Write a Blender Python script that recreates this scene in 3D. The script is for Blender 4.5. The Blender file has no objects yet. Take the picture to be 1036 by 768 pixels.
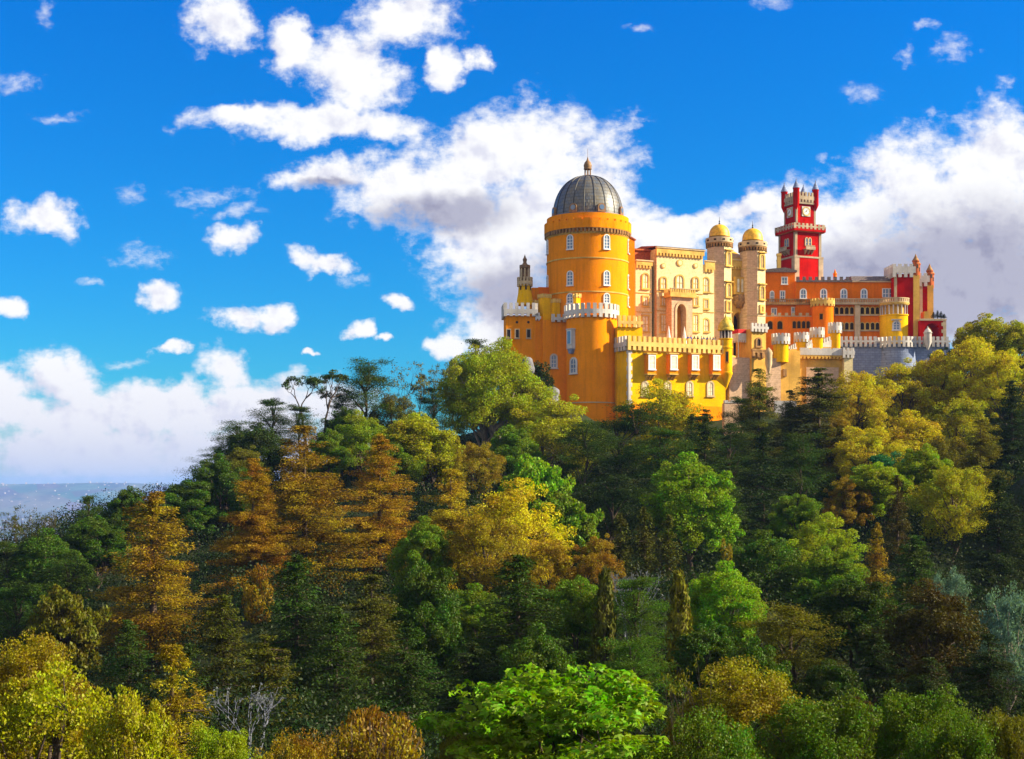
import bpy, bmesh, math, random
import numpy as np
from mathutils import Vector, Matrix

R = math.radians
PI = math.pi
S = bpy.context.scene
COL = S.collection

# ------------------------------------------------------------------ camera, sky, sun, exposure
F, CX, HY = 1439.0, 518.0, 491.0          # focal length and horizon, in pixels of the photograph (1036 x 768)
cam = bpy.data.cameras.new("camera"); camera = bpy.data.objects.new("camera", cam); COL.objects.link(camera)
cam.sensor_width = 36.0
cam.lens = 36.0 * F / 1036.0
cam.shift_y = (HY - 384.0) / 1036.0
cam.clip_start = 0.5; cam.clip_end = 60000
camera.location = (0, 0, 0); camera.rotation_euler = (R(90), 0, 0)
S.camera = camera

SUN_EL, SUN_AZ = 27.0, 87.0               # azimuth from behind the camera, towards the right
SUN_DIR = Vector((math.cos(R(SUN_EL)) * math.sin(R(SUN_AZ)), -math.cos(R(SUN_EL)) * math.cos(R(SUN_AZ)), math.sin(R(SUN_EL))))
sl = bpy.data.lights.new("sun", 'SUN'); sun = bpy.data.objects.new("sun", sl); COL.objects.link(sun)
sl.energy = 5.0; sl.angle = R(0.5); sl.color = (1.0, 0.87, 0.62)
sun.rotation_euler = SUN_DIR.to_track_quat('Z', 'Y').to_euler()

S.view_settings.view_transform = 'Standard'
S.view_settings.look = 'None'
S.view_settings.exposure = 1.32
S.view_settings.gamma = 1.0
S.view_settings.use_curve_mapping = False
S.render.engine = 'CYCLES'
S.cycles.max_bounces = 5; S.cycles.diffuse_bounces = 2; S.cycles.glossy_bounces = 2
S.cycles.transmission_bounces = 3; S.cycles.volume_bounces = 0; S.cycles.transparent_max_bounces = 4
S.cycles.use_denoising = True
S.cycles.caustics_reflective = False; S.cycles.caustics_refractive = False

W = bpy.data.worlds.new("World"); S.world = W; W.use_nodes = True
nt = W.node_tree; nt.nodes.clear()

class G:
    """small helper for writing node graphs"""
    def __init__(s, tree): s.t = tree
    def put(s, sock, v):
        if hasattr(v, 'is_linked') or isinstance(v, bpy.types.NodeSocket): s.t.links.new(v, sock)
        else: sock.default_value = v
    def n(s, typ, ins=(), **kw):
        nd = s.t.nodes.new(typ)
        for k, v in kw.items(): setattr(nd, k, v)
        if isinstance(ins, dict):
            for k, v in ins.items(): s.put(nd.inputs[k], v)
        else:
            for i, v in enumerate(ins):
                if v is not None: s.put(nd.inputs[i], v)
        return nd
    def m(s, op, *a, clamp=False): return s.n('ShaderNodeMath', a, operation=op, use_clamp=clamp).outputs[0]
    def v(s, op, *a): 
        nd = s.n('ShaderNodeVectorMath', a, operation=op)
        return nd.outputs['Value'] if op in ('LENGTH', 'DOT_PRODUCT', 'DISTANCE') else nd.outputs[0]
    def smooth(s, x, a, b, c=0.0, d=1.0):
        return s.n('ShaderNodeMapRange', {0: x, 1: a, 2: b, 3: c, 4: d}, interpolation_type='SMOOTHSTEP').outputs[0]
    def lin(s, x, a, b, c=0.0, d=1.0):
        return s.n('ShaderNodeMapRange', {0: x, 1: a, 2: b, 3: c, 4: d}).outputs[0]
    def mix(s, f, a, b, mode='MIX'):
        nd = s.n('ShaderNodeMix', data_type='RGBA', blend_type=mode)
        s.put(nd.inputs[0], f); s.put(nd.inputs[6], a); s.put(nd.inputs[7], b)
        return nd.outputs[2]
    def noise(s, vec, scale, detail=4, rough=0.55, lac=2.0, out='Fac', dist=0.0):
        nd = s.n('ShaderNodeTexNoise', {'Vector': vec, 'Scale': scale, 'Detail': detail, 'Roughness': rough, 'Lacunarity': lac, 'Distortion': dist})
        return nd.outputs[out]

g = G(nt)
sky = g.n('ShaderNodeTexSky', sky_type='NISHITA', sun_disc=False, sun_elevation=R(SUN_EL), sun_rotation=R(180.0 - SUN_AZ),
          altitude=300.0, air_density=1.0, dust_density=0.6, ozone_density=2.5)
hs = g.n('ShaderNodeHueSaturation', {'Hue': 0.497, 'Saturation': 1.42, 'Value': 1.0, 'Fac': 1.0, 'Color': sky.outputs[0]})
skycol = g.mix(1.0, hs.outputs[0], (0.05, 0.80, 1.24, 1), 'MULTIPLY')

dirv = g.n('ShaderNodeTexCoord').outputs['Generated']
sx = g.n('ShaderNodeSeparateXYZ', [dirv])
skycol = g.mix(1.0, skycol, g.mix(g.lin(sx.outputs[2], 0.0, 0.34), (2.9, 0.78, 0.71, 1), (0.55, 0.92, 1.0, 1)), 'MULTIPLY')
dy = g.m('MAXIMUM', sx.outputs[1], 0.06)
# direction -> units of 0.07 rad across (x) and up (y) about north
P = g.n('ShaderNodeCombineXYZ', [g.m('MULTIPLY', g.m('DIVIDE', sx.outputs[0], dy), F / 100), g.m('MULTIPLY', g.m('DIVIDE', sx.outputs[2], dy), F / 100), 0.0]).outputs[0]
def pc(px, py): return ((px - CX) / 100.0, (HY - py) / 100.0)

w1 = g.n('ShaderNodeTexNoise', {'Vector': P, 'Scale': 1.3, 'Detail': 3, 'Roughness': 0.55}).outputs['Color']
w2 = g.n('ShaderNodeTexNoise', {'Vector': P, 'Scale': 5.5, 'Detail': 3, 'Roughness': 0.6}).outputs['Color']
warp = g.v('ADD', g.v('MULTIPLY', g.v('SUBTRACT', w1, (0.5, 0.5, 0.5)), (0.55, 0.38, 0)), g.v('MULTIPLY', g.v('SUBTRACT', w2, (0.5, 0.5, 0.5)), (0.22, 0.16, 0)))
PW = g.v('ADD', P, warp)

def field(vec, blobs, k=0.22):
    acc = None
    for (px, py, rx, ry) in blobs:
        c = pc(px, py); sxx, syy = 100.0 / rx, 100.0 / ry
        q = g.n('ShaderNodeVectorMath', [vec, (sxx, syy, 0), (-c[0] * sxx, -c[1] * syy, 0)], operation='MULTIPLY_ADD').outputs[0]
        L = g.v('LENGTH', q)
        acc = L if acc is None else g.n('ShaderNodeMath', [acc, L, k], operation='SMOOTH_MIN').outputs[0]
    return acc

BIG = [  # cumulus: centre and half size
    (225, 28, 42, 34), (296, 44, 30, 28), (358, 72, 62, 46), (410, 18, 58, 34), (250, 122, 62, 13), (330, 124, 120, 20), (455, 72, 20, 26), (480, 58, 16, 18),
    (330, 178, 66, 20), (420, 190, 96, 40), (490, 168, 90, 54), (555, 150, 90, 52), (600, 190, 50, 70), (480, 240, 62, 52), (520, 270, 60, 70), (500, 330, 48, 48),
    (660, 236, 44, 28), (700, 222, 60, 18), (640, 250, 60, 50),
    (1010, 168, 110, 62), (930, 206, 110, 66), (850, 235, 100, 55), (780, 250, 80, 45), (980, 270, 170, 110), (840, 280, 120, 70), (760, 210, 50, 14), (900, 300, 160, 60),
    (40, 219, 38, 22), (238, 240, 25, 19), (326, 262, 36, 13), (160, 298, 27, 16), (240, 320, 32, 15), (278, 318, 22, 14),
    (176, 353, 20, 9), (225, 372, 34, 26), (60, 385, 46, 34), (20, 420, 80, 34), (150, 410, 110, 30), (270, 410, 80, 34), (110, 455, 200, 40), (10, 314, 22, 12),
    (362, 334, 14, 10), (386, 340, 14, 6), (404, 304, 20, 9), (320, 358, 10, 5), (1030, 320, 60, 14), (450, 350, 26, 14), (0, 400, 60, 30), (90, 425, 130, 34), (220, 420, 110, 34), (320, 410, 60, 28), (60, 460, 160, 30), (250, 455, 160, 34), (460, 205, 80, 40), (530, 220, 70, 50),
]
THIN = [(215, 195, 44, 9), (14, 86, 24, 10), (56, 122, 26, 7), (145, 256, 34, 14), (90, 282, 14, 5), (130, 192, 14, 12), (240, 212, 30, 8), (356, 280, 18, 10), (130, 365, 30, 6), (874, 96, 22, 12),
        (635, 127, 18, 10), (940, 26, 14, 7), (966, 46, 16, 18), (785, 4, 20, 8), (45, 15, 12, 16), (1018, 84, 12, 6), (922, 58, 8, 14), (548, 112, 12, 20), (950, 116, 10, 10), (640, 30, 14, 6), (834, 158, 8, 6)]
fb = g.m('SUBTRACT', 1.0, field(PW, BIG))
ft = g.m('SUBTRACT', 1.0, field(PW, THIN))
n1 = g.noise(P, 1.9, 10, 0.57)
n2 = g.noise(g.v('ADD', P, (0.09, 0.11, 0)), 1.9, 10, 0.57)      # a step towards the sun: relief
n3 = g.noise(g.v('MULTIPLY', P, (1.0, 1.6, 1.0)), 6.0, 8, 0.65)
nd_ = g.m('ADD', g.m('SUBTRACT', n1, 0.5), g.m('MULTIPLY', g.m('SUBTRACT', n3, 0.5), 0.42))
db = g.smooth(g.m('ADD', fb, g.m('MULTIPLY', nd_, 1.9)), -0.10, 0.56)
dt = g.m('MULTIPLY', g.smooth(g.m('ADD', ft, g.m('MULTIPLY', g.m('SUBTRACT', n3, 0.5), 3.0)), -0.1, 1.5), 0.6)
SHADE = [(975, 280, 150, 84), (870, 286, 110, 50), (520, 300, 60, 50), (590, 270, 60, 40), (450, 215, 90, 26), (330, 186, 40, 10)]
fs = g.smooth(g.m('ADD', g.m('SUBTRACT', 1.0, field(PW, SHADE)), g.m('MULTIPLY', nd_, 0.55)), -0.12, 0.60)
relief = g.smooth(g.m('SUBTRACT', n1, n2), -0.20, 0.02)
lowV = g.n('ShaderNodeSeparateXYZ', [P]).outputs[1]
low = g.smooth(lowV, 0.2, 1.6, 1.0, 0.0)
CW = 6.2
white = (CW * 1.0, CW * 1.0, CW * 1.02, 1)
soft = (CW * 0.76, CW * 0.77, CW * 0.89, 1)
dark = (CW * 0.17, CW * 0.17, CW * 0.31, 1)
cc = g.mix(relief, soft, white)
cc = g.mix(g.m('MULTIPLY', fs, 0.92), cc, g.mix(g.m('MULTIPLY_ADD', relief, 0.22, 0.22), dark, soft))
cc = g.mix(g.m('MULTIPLY', low, 0.5), cc, (CW * 0.66, CW * 0.66, CW * 0.80, 1))
out = g.mix(dt, skycol, white)
out = g.mix(db, out, cc)
# pale milky band low over the horizon
band = g.smooth(lowV, -0.1, 0.75, 0.75, 0.0)
out = g.mix(band, out, (CW * 0.56, CW * 0.60, CW * 0.78, 1))
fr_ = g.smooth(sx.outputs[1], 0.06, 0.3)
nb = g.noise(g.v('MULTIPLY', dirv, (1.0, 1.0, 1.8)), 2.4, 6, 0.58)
bk = g.mix(g.smooth(nb, 0.36, 0.60), skycol, (CW * 1.12, CW * 1.03, CW * 0.94, 1))  # unseen bright cloud added behind the camera as neutral fill light
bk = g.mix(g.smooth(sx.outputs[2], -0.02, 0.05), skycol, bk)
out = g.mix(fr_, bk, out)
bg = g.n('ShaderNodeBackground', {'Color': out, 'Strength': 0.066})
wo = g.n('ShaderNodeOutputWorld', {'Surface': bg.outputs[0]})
W.cycles.sampling_method = 'MANUAL'; W.cycles.sample_map_resolution = 512

# ------------------------------------------------------------------ helpers
def tag(o, label=None, cat=None, group=None, kind=None):
    if label: o['label'] = label
    if cat: o['category'] = cat
    if group: o['group'] = group
    if kind: o['kind'] = kind
    return o

def empty(name, loc, label=None, cat=None, group=None):
    o = bpy.data.objects.new(name, None); COL.objects.link(o)
    o.location = loc; o.empty_display_size = 0.5
    return tag(o, label, cat, group)

class Fr:
    """an upright wall plane: origin on plan, u along it, v into the building; the outside is -v"""
    def __init__(s, x, y, th):
        s.x, s.y, s.th = x, y, th
        s.u = (math.cos(th), math.sin(th)); s.v = (-math.sin(th), math.cos(th))
    def p(s, u, v, z): return (s.x + s.u[0] * u + s.v[0] * v, s.y + s.u[1] * u + s.v[1] * v, z)
    def u_at(s, px, v=0.0):
        t = (px - CX) / F; ax, ay = s.x + s.v[0] * v, s.y + s.v[1] * v
        return (t * ay - ax) / (s.u[0] - t * s.u[1])
    def z_at(s, px, py, v=0.0):
        q = s.p(s.u_at(px, v), v, 0); return (HY - py) / F * q[1]
    def uz(s, px, py, v=0.0): return s.u_at(px, v), s.z_at(px, py, v)
    def turned(s, u, v, deg): q = s.p(u, v, 0); return Fr(q[0], q[1], s.th + R(deg))
    def off(s, v): q = s.p(0, v, 0); return Fr(q[0], q[1], s.th)

def FRp(px, Y, deg): return Fr((px - CX) / F * Y, Y, R(deg))

class Rnd:
    """a round tower on plan"""
    def __init__(s, px, Y, rpx):
        s.x, s.y = (px - CX) / F * Y, Y; s.r = rpx / F * Y; s.px, s.rpx = px, rpx
        d = math.hypot(s.x, s.y); s.n0 = (-s.x / d, -s.y / d); s.e = (s.y / d, -s.x / d)
    def z(s, py): return (HY - py) / F * s.y
    def zf(s, py): return (HY - py) / F * (s.y - s.r)          # on the near side
    def fr(s, phi, r=None):
        r = s.r if r is None else r
        nx = math.cos(phi) * s.n0[0] + math.sin(phi) * s.e[0]; ny = math.cos(phi) * s.n0[1] + math.sin(phi) * s.e[1]
        return Fr(s.x + nx * r, s.y + ny * r, math.atan2(nx, -ny))
    def fr_at(s, px, r=None): return s.fr(math.asin(max(-1, min(1, (px - s.px) / s.rpx))), r)

class MB:
    def __init__(s): s.v = []; s.f = []
    def add(s, vs, fs):
        b = len(s.v); s.v += vs; s.f += [tuple(i + b for i in f) for f in fs]
    def box(s, fr, u0, u1, v0, v1, z0, z1):
        c = [fr.p(u, v, z) for z in (z0, z1) for v in (v0, v1) for u in (u0, u1)]
        s.add(c, [(0, 2, 3, 1), (4, 5, 7, 6), (0, 1, 5, 4), (1, 3, 7, 5), (3, 2, 6, 7), (2, 0, 4, 6)])
        return s
    def prism(s, fr, pts, v0, v1):
        """outline in (u, z) pulled from v0 to v1"""
        n = len(pts)
        s.add([fr.p(u, v0, z) for u, z in pts] + [fr.p(u, v1, z) for u, z in pts],
              [tuple(range(n)), tuple(range(2 * n - 1, n - 1, -1))] + [(i, i + n, (i + 1) % n + n, (i + 1) % n) for i in range(n)])
        return s
    def plan(s, pts, z0, z1):
        n = len(pts)
        s.add([(x, y, z0) for x, y in pts] + [(x, y, z1) for x, y in pts],
              [tuple(range(n - 1, -1, -1)), tuple(range(n, 2 * n))] + [(i, (i + 1) % n, (i + 1) % n + n, i + n) for i in range(n)])
        return s
    def lathe(s, cx, cy, prof, seg=32, rot=0.0, capb=True, capt=True):
        vs, fs = [], []
        n = len(prof)
        for k in range(seg):
            a = 2 * PI * k / seg + rot
            for r, z in prof: vs.append((cx + r * math.cos(a), cy + r * math.sin(a), z))
        for k in range(seg):
            a, b = k * n, ((k + 1) % seg) * n
            for i in range(n - 1): fs.append((a + i, b + i, b + i + 1, a + i + 1))
        if capb and prof[0][0] > 1e-4: fs.append(tuple(k * n for k in range(seg - 1, -1, -1)))
        if capt and prof[-1][0] > 1e-4: fs.append(tuple(k * n + n - 1 for k in range(seg)))
        s.add(vs, fs); return s
    def strip(s, fn, cols, v0, v1, closed=False):
        """a toothed band: cols = [(s0, s1, zbottom, ztop)], joined into one body"""
        N = len(cols)
        for i, (a, b, zb, zt) in enumerate(cols):
            A, B = [fn(a, v, z) for v in (v0, v1) for z in (zb, zt)], [fn(b, v, z) for v in (v0, v1) for z in (zb, zt)]
            s.add(A + B, [(0, 4, 5, 1), (2, 3, 7, 6), (1, 5, 7, 3), (0, 2, 6, 4)])
            nx = cols[(i + 1) % N] if (closed or i < N - 1) else None
            if nx is None: s.add(B, [(0, 2, 3, 1)])
            else:
                if abs(nx[3] - zt) > 1e-4: s.add([fn(b, v, z) for v in (v0, v1) for z in (min(zt, nx[3]), max(zt, nx[3]))], [(0, 2, 3, 1)])
                if abs(nx[2] - zb) > 1e-4: s.add([fn(b, v, z) for v in (v0, v1) for z in (min(zb, nx[2]), max(zb, nx[2]))], [(0, 2, 3, 1)])
            if i == 0 and not closed: s.add(A, [(0, 1, 3, 2)])
        return s
    def tube(s, pts, rads, k=6, cap=True):
        vs, fs = [], []; n = len(pts)
        P_ = [Vector(p) for p in pts]
        for i, p in enumerate(P_):
            d = (P_[min(i + 1, n - 1)] - P_[max(i - 1, 0)]).normalized()
            a = d.orthogonal().normalized(); b = d.cross(a)
            if i == 0: ref = a
            else:
                a = (ref - d * ref.dot(d)); a = a.normalized() if a.length > 1e-5 else d.orthogonal().normalized(); b = d.cross(a); ref = a
            for j in range(k):
                t = 2 * PI * j / k; q = p + (a * math.cos(t) + b * math.sin(t)) * rads[i]; vs.append(tuple(q))
        for i in range(n - 1):
            for j in range(k): fs.append((i * k + j, i * k + (j + 1) % k, (i + 1) * k + (j + 1) % k, (i + 1) * k + j))
        if cap: fs.append(tuple(range((n - 1) * k, n * k)))
        s.add(vs, fs); return s
    def build(s, name, mat, parent=None, smooth=False, weld=True, loc=None):
        me = bpy.data.meshes.new(name)
        off = Vector((0, 0, 0))
        if parent is not None:
            q = parent
            while q is not None: off += Vector(q.location); q = q.parent
        elif loc is not None: off = Vector(loc)
        me.from_pydata([(x - off.x, y - off.y, z - off.z) for x, y, z in s.v], [], s.f)
        bm = bmesh.new(); bm.from_mesh(me)
        if weld: bmesh.ops.remove_doubles(bm, verts=bm.verts, dist=0.0015)
        bmesh.ops.recalc_face_normals(bm, faces=bm.faces)
        bm.to_mesh(me); bm.free()
        me.materials.append(mat)
        if smooth:
            for p in me.polygons: p.use_smooth = True
            me.set_sharp_from_angle(angle=R(38))
        o = bpy.data.objects.new(name, me); COL.objects.link(o)
        if parent is not None: o.parent = parent
        elif loc is not None: o.location = loc
        return o

# ------------------------------------------------------------------ materials
def newmat(name):
    m = bpy.data.materials.new(name); m.use_nodes = True; t = m.node_tree; t.nodes.clear(); return m, G(t)

def finish(h, col, rough=0.8, bump=None, bdist=0.02, spec=0.3, metal=0.0):
    b = h.n('ShaderNodeBsdfPrincipled', {'Base Color': col, 'Roughness': rough, 'Metallic': metal, 'Specular IOR Level': spec})
    if bump is not None:
        bp = h.n('ShaderNodeBump', {'Strength': 0.6, 'Distance': bdist, 'Height': bump}); h.t.links.new(bp.outputs[0], b.inputs['Normal'])
    h.n('ShaderNodeOutputMaterial', {'Surface': b.outputs[0]})

def plaster(name, col, var=0.30, stain=(0.5, 0.42, 0.34), amt=0.55, scale=1.0, bd=0.03):
    """limewashed wall: cloudy patches, rain streaks, fine grain"""
    m, h = newmat(name)
    p = h.n('ShaderNodeNewGeometry').outputs['Position']
    big = h.noise(p, 0.35 * scale, 5, 0.6); fine = h.noise(p, 3.5 * scale, 6, 0.65)
    st = h.noise(h.v('MULTIPLY', p, (1.6, 1.6, 0.14)), 1.0 * scale, 5, 0.6)
    c = h.mix(h.smooth(big, 0.3, 0.75), tuple(x * (1 + var * 0.35) for x in col) + (1,), tuple(x * (1 - var * 1.25) for x in col) + (1,))
    c = h.mix(h.m('MULTIPLY', h.smooth(st, 0.48, 0.74), amt), c, tuple(a * b for a, b in zip(col, stain)) + (1,))
    c = h.mix(h.smooth(fine, 0.25, 0.8, 0.0, 0.45), c, tuple(x * 0.62 for x in col) + (1,))
    finish(h, c, 0.92, fine, bd, 0.03)
    return m

def stone(name, col, col2, bw=0.9, bh=0.4, mort=None, amt=1.0):
    """coursed blocks with differing tones"""
    m, h = newmat(name)
    p = h.n('ShaderNodeNewGeometry').outputs['Position']
    sp = h.n('ShaderNodeSeparateXYZ', [p])
    q = h.n('ShaderNodeCombineXYZ', [h.m('ADD', sp.outputs[0], h.m('MULTIPLY', sp.outputs[1], 0.73)), sp.outputs[2], 0.0]).outputs[0]
    br = h.n('ShaderNodeTexBrick', {'Vector': q, 'Color1': tuple(col) + (1,), 'Color2': tuple(col2) + (1,), 'Mortar': tuple(mort or [x * 0.55 for x in col]) + (1,), 'Scale': 1.0, 'Mortar Size': 0.03, 'Brick Width': bw, 'Row Height': bh})
    fine = h.noise(p, 2.2, 7, 0.65)
    c = h.mix(h.smooth(fine, 0.3, 0.75, 0.0, 0.6), br.outputs[0], tuple(x * 0.5 for x in col) + (1,))
    finish(h, c, 0.92, fine, 0.05, 0.05)
    return m

def flat(name, col, rough=0.6, metal=0.0, var=0.2, spec=0.3, sc=2.0):
    m, h = newmat(name)
    p = h.n('ShaderNodeNewGeometry').outputs['Position']
    n = h.noise(p, sc, 5, 0.6)
    c = h.mix(h.smooth(n, 0.3, 0.7), tuple(x * (1 + var * 0.4) for x in col) + (1,), tuple(x * (1 - var) for x in col) + (1,))
    finish(h, c, rough, n, 0.01, spec, metal)
    return m

M = {}
M['yellow'] = plaster('yellow_plaster', (0.93, 0.50, 0.003), 0.22)
M['amber'] = plaster('amber_plaster', (0.95, 0.29, 0.002), 0.10)
M['orange'] = plaster('orange_plaster', (0.90, 0.195, 0.002), 0.16)
M['tan'] = plaster('tan_plaster', (0.76, 0.43, 0.09), 0.3)
M['red'] = plaster('red_plaster', (0.50, 0.007, 0.004), 0.4, (0.4, 0.5, 0.6), 0.45)
M['cream'] = stone('cream_tile', (0.82, 0.70, 0.38), (0.79, 0.64, 0.34), 0.5, 0.25, (0.72, 0.52, 0.28))
M['rose'] = stone('rose_brick_and_shade', (0.64, 0.42, 0.27), (0.56, 0.36, 0.22), 0.6, 0.3, (0.7, 0.48, 0.32))
M['white'] = plaster('white_limestone', (0.64, 0.59, 0.54), 0.25, (0.45, 0.42, 0.42), 0.5)
M['trim'] = plaster('trim_stone', (0.62, 0.46, 0.27), 0.3, (0.45, 0.42, 0.4), 0.5, 1.6)
M['weathered'] = plaster('weathered_stone', (0.46, 0.36, 0.25), 0.35, (0.45, 0.42, 0.4), 0.6, 1.6)
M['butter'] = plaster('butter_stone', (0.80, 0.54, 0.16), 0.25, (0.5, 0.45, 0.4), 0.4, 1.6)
M['russet'] = plaster('russet_stone', (0.52, 0.14, 0.05), 0.35)
M['gold_trim'] = plaster('gold_trim', (0.72, 0.46, 0.12), 0.35, (0.4, 0.38, 0.35), 0.5, 1.8)
M['grey'] = stone('grey_granite', (0.28, 0.33, 0.47), (0.20, 0.24, 0.38), 0.8, 0.4)  # blue of the rampart's shade mixed into grey stone
M['rock'] = plaster('granite_rock', (0.20, 0.20, 0.22), 0.5, (0.3, 0.32, 0.3), 0.6, 1.2, 0.15)
M['brown'] = plaster('carved_brown_stone', (0.40, 0.22, 0.09), 0.5, (0.4, 0.4, 0.4), 0.6, 3.0, 0.15)
M['tile_roof'] = flat('roof_tile', (0.42, 0.10, 0.03), 0.8, 0, 0.4, 0.2, 4.0)
M['slate'] = flat('slate_roof', (0.17, 0.13, 0.12), 0.7, 0, 0.5, 0.3, 4.0)
M['gold'] = flat('golden_dome_tile', (0.80, 0.42, 0.015), 0.5, 0, 0.3, 0.4, 3.0)
M['olive_gold'] = flat('mossy_golden_dome', (0.62, 0.42, 0.03), 0.55, 0, 0.4, 0.4, 3.0)
M['iron'] = flat('dark_iron', (0.05, 0.045, 0.04), 0.5, 0.3, 0.3)
M['copper'] = flat('brown_lantern_stone', (0.26, 0.14, 0.06), 0.6, 0, 0.4)
M['frame'] = flat('white_window_frame', (0.74, 0.72, 0.70), 0.5, 0, 0.1)
M['dark'] = flat('dark_interior', (0.035, 0.022, 0.016), 0.9, 0, 0.4)
M['ochre'] = plaster('ochre_recess', (0.55, 0.23, 0.02), 0.3)
M['canvas'] = flat('white_canvas', (0.70, 0.66, 0.60), 0.8)
M['redcanvas'] = flat('red_canvas', (0.55, 0.015, 0.012), 0.8)
def glass():
    m, h = newmat('window_glass')
    p = h.n('ShaderNodeNewGeometry').outputs['Position']
    n = h.noise(p, 0.6, 3)
    c = h.mix(n, (0.05, 0.09, 0.16, 1), (0.16, 0.24, 0.36, 1))
    finish(h, c, 0.07, None, 0, 0.8)
    return m
M['glass'] = glass()
def domemat():
    m, h = newmat('lead_tile_dome')
    tc = h.n('ShaderNodeTexCoord').outputs['Object']
    sp = h.n('ShaderNodeSeparateXYZ', [tc])
    ang = h.m('ARCTAN2', sp.outputs[1], sp.outputs[0])
    q = h.n('ShaderNodeCombineXYZ', [h.m('MULTIPLY', ang, 9.0), sp.outputs[2], 0.0]).outputs[0]
    br = h.n('ShaderNodeTexBrick', {'Vector': q, 'Color1': (0.095, 0.11, 0.13, 1), 'Color2': (0.065, 0.075, 0.095, 1), 'Mortar': (0.02, 0.02, 0.02, 1), 'Scale': 1.0, 'Mortar Size': 0.045, 'Brick Width': 0.9, 'Row Height': 0.55})
    n = h.noise(tc, 1.2, 6, 0.6)
    c = h.mix(h.smooth(n, 0.35, 0.75, 0, 0.55), br.outputs[0], (0.24, 0.17, 0.05, 1))
    finish(h, c, 0.46, br.outputs[1], 0.03, 0.6)
    return m
M['dome'] = domemat()
# ------------------------------------------------------------------ building parts
def band(fr, px0, px1, py_b, py_t, **k): pass

def crenel_cols(length, zb, zsill, ztop, pitch, tooth=0.55, corbel=0.0, s0=0.0):
    """columns of a toothed parapet; corbel > 0 also gives teeth hanging below"""
    n = max(1, round(length / pitch)); p = length / n; cols = []
    for i in range(n):
        a = s0 + i * p; b = a + p * tooth; c = s0 + (i + 1) * p
        cols.append((a, b, zb - corbel, ztop)); cols.append((b, c, zb, zsill))
    return cols

def battlement(root, fr, u0, u1, zb, zsill, ztop, mat, v0=-0.35, v1=0.15, pitch=1.0, tooth=0.58, corbel=0.0, name='battlement'):
    return MB().strip(fr.p, crenel_cols(u1 - u0, zb, zsill, ztop, pitch, tooth, corbel, u0), v0, v1).build(name, mat, root)

def ring_battlement(root, c, r, zb, zsill, ztop, mat, th=0.35, pitch=1.0, tooth=0.55, corbel=0.0, name='battlement', a0=0.0, a1=2 * PI):
    def fn(s, v, z): return (c[0] + (r - v) * math.cos(s / r), c[1] + (r - v) * math.sin(s / r), z)
    full = abs(a1 - a0 - 2 * PI) < 1e-6
    cols = crenel_cols((a1 - a0) * r, zb, zsill, ztop, pitch, tooth, corbel, a0 * r)
    return MB().strip(fn, cols, 0.0, th, closed=full).build(name, mat, root)

def arch_pts(w, z0, z1, arched=True, n=8, pointed=0.0):
    if not arched: return [(-w / 2, z0), (w / 2, z0), (w / 2, z1), (-w / 2, z1)]
    r = w / 2; zc = z1 - r * (1 + pointed)
    return [(-r, z0), (r, z0)] + [(r * math.cos(PI * i / n), zc + r * (1 + pointed) * math.sin(PI * i / n)) for i in range(n + 1)]

def shift(pts, du): return [(u + du, z) for u, z in pts]

def window(root, fr, u, z0, z1, w, arched=True, frame='frame', pane='glass', t=0.16, v=0.0, proud=0.14, bars=(1, 2), hood=False, sill=True, pointed=0.0, name='window'):
    """surround standing proud of the wall, the pane as its sub-part, glazing bars in the surround"""
    o = arch_pts(w + 2 * t, z0 - t * 0.5, z1 + t, arched, 8, pointed); i = arch_pts(w, z0, z1, arched, 8, pointed)
    mb = MB(); n = len(o)
    A = [fr.p(a + u, v - proud, z) for a, z in o] + [fr.p(a + u, v - proud, z) for a, z in i] + [fr.p(a + u, v + 0.02, z) for a, z in o] + [fr.p(a + u, v + 0.02, z) for a, z in i]
    fs = []
    for k in range(n):
        q = (k + 1) % n
        fs += [(k, q, n + q, n + k), (k, k + 2 * n, q + 2 * n, q), (n + k, n + q, 3 * n + q, 3 * n + k)]
    mb.add(A, fs)
    nb, nh = bars
    for b in range(nb):
        x = -w / 2 + w * (b + 1) / (nb + 1); mb.box(fr, u + x - 0.05, u + x + 0.05, v - proud * 0.62, v - proud * 0.3, z0 + 0.01, z1 - (0.04 if not arched else 0.04))
    for b in range(nh):
        z = z0 + (z1 - z0) * (b + 1) / (nh + 1.3); mb.box(fr, u - w / 2 + 0.01, u + w / 2 - 0.01, v - proud * 0.6, v - proud * 0.32, z - 0.045, z + 0.045)
    if sill: mb.box(fr, u - w / 2 - t * 1.4, u + w / 2 + t * 1.4, v - proud - 0.12, v + 0.01, z0 - t * 0.5 - 0.16, z0 - t * 0.5 - 0.004)
    if hood: mb.box(fr, u - w / 2 - t * 1.6, u + w / 2 + t * 1.6, v - proud - 0.22, v + 0.01, z1 + t + 0.004, z1 + t + 0.2)
    fo = mb.build(name, M[frame], root)
    MB().prism(fr, shift(i, u), v - 0.05, v + 0.03).build('pane', M[pane], fo)
    return fo

def win_px(root, fr, px, py0, py1, wpx, v=0.0, **k):
    """window given by its place in the picture, standing on a real wall plane"""
    u, z1 = fr.uz(px, py0, v); z0 = fr.z_at(px, py1, v)
    ua, ub = fr.u_at(px - wpx / 2, v), fr.u_at(px + wpx / 2, v)
    return window(root, fr, u, z0, z1, ub - ua, v=v, **k)

def course(root, fr, u0, u1, z, mat, h=0.18, proud=0.12, name='string_course'):
    return MB().box(fr, u0, u1, -proud, 0.02, z - h / 2, z + h / 2).build(name, mat, root)

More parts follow.
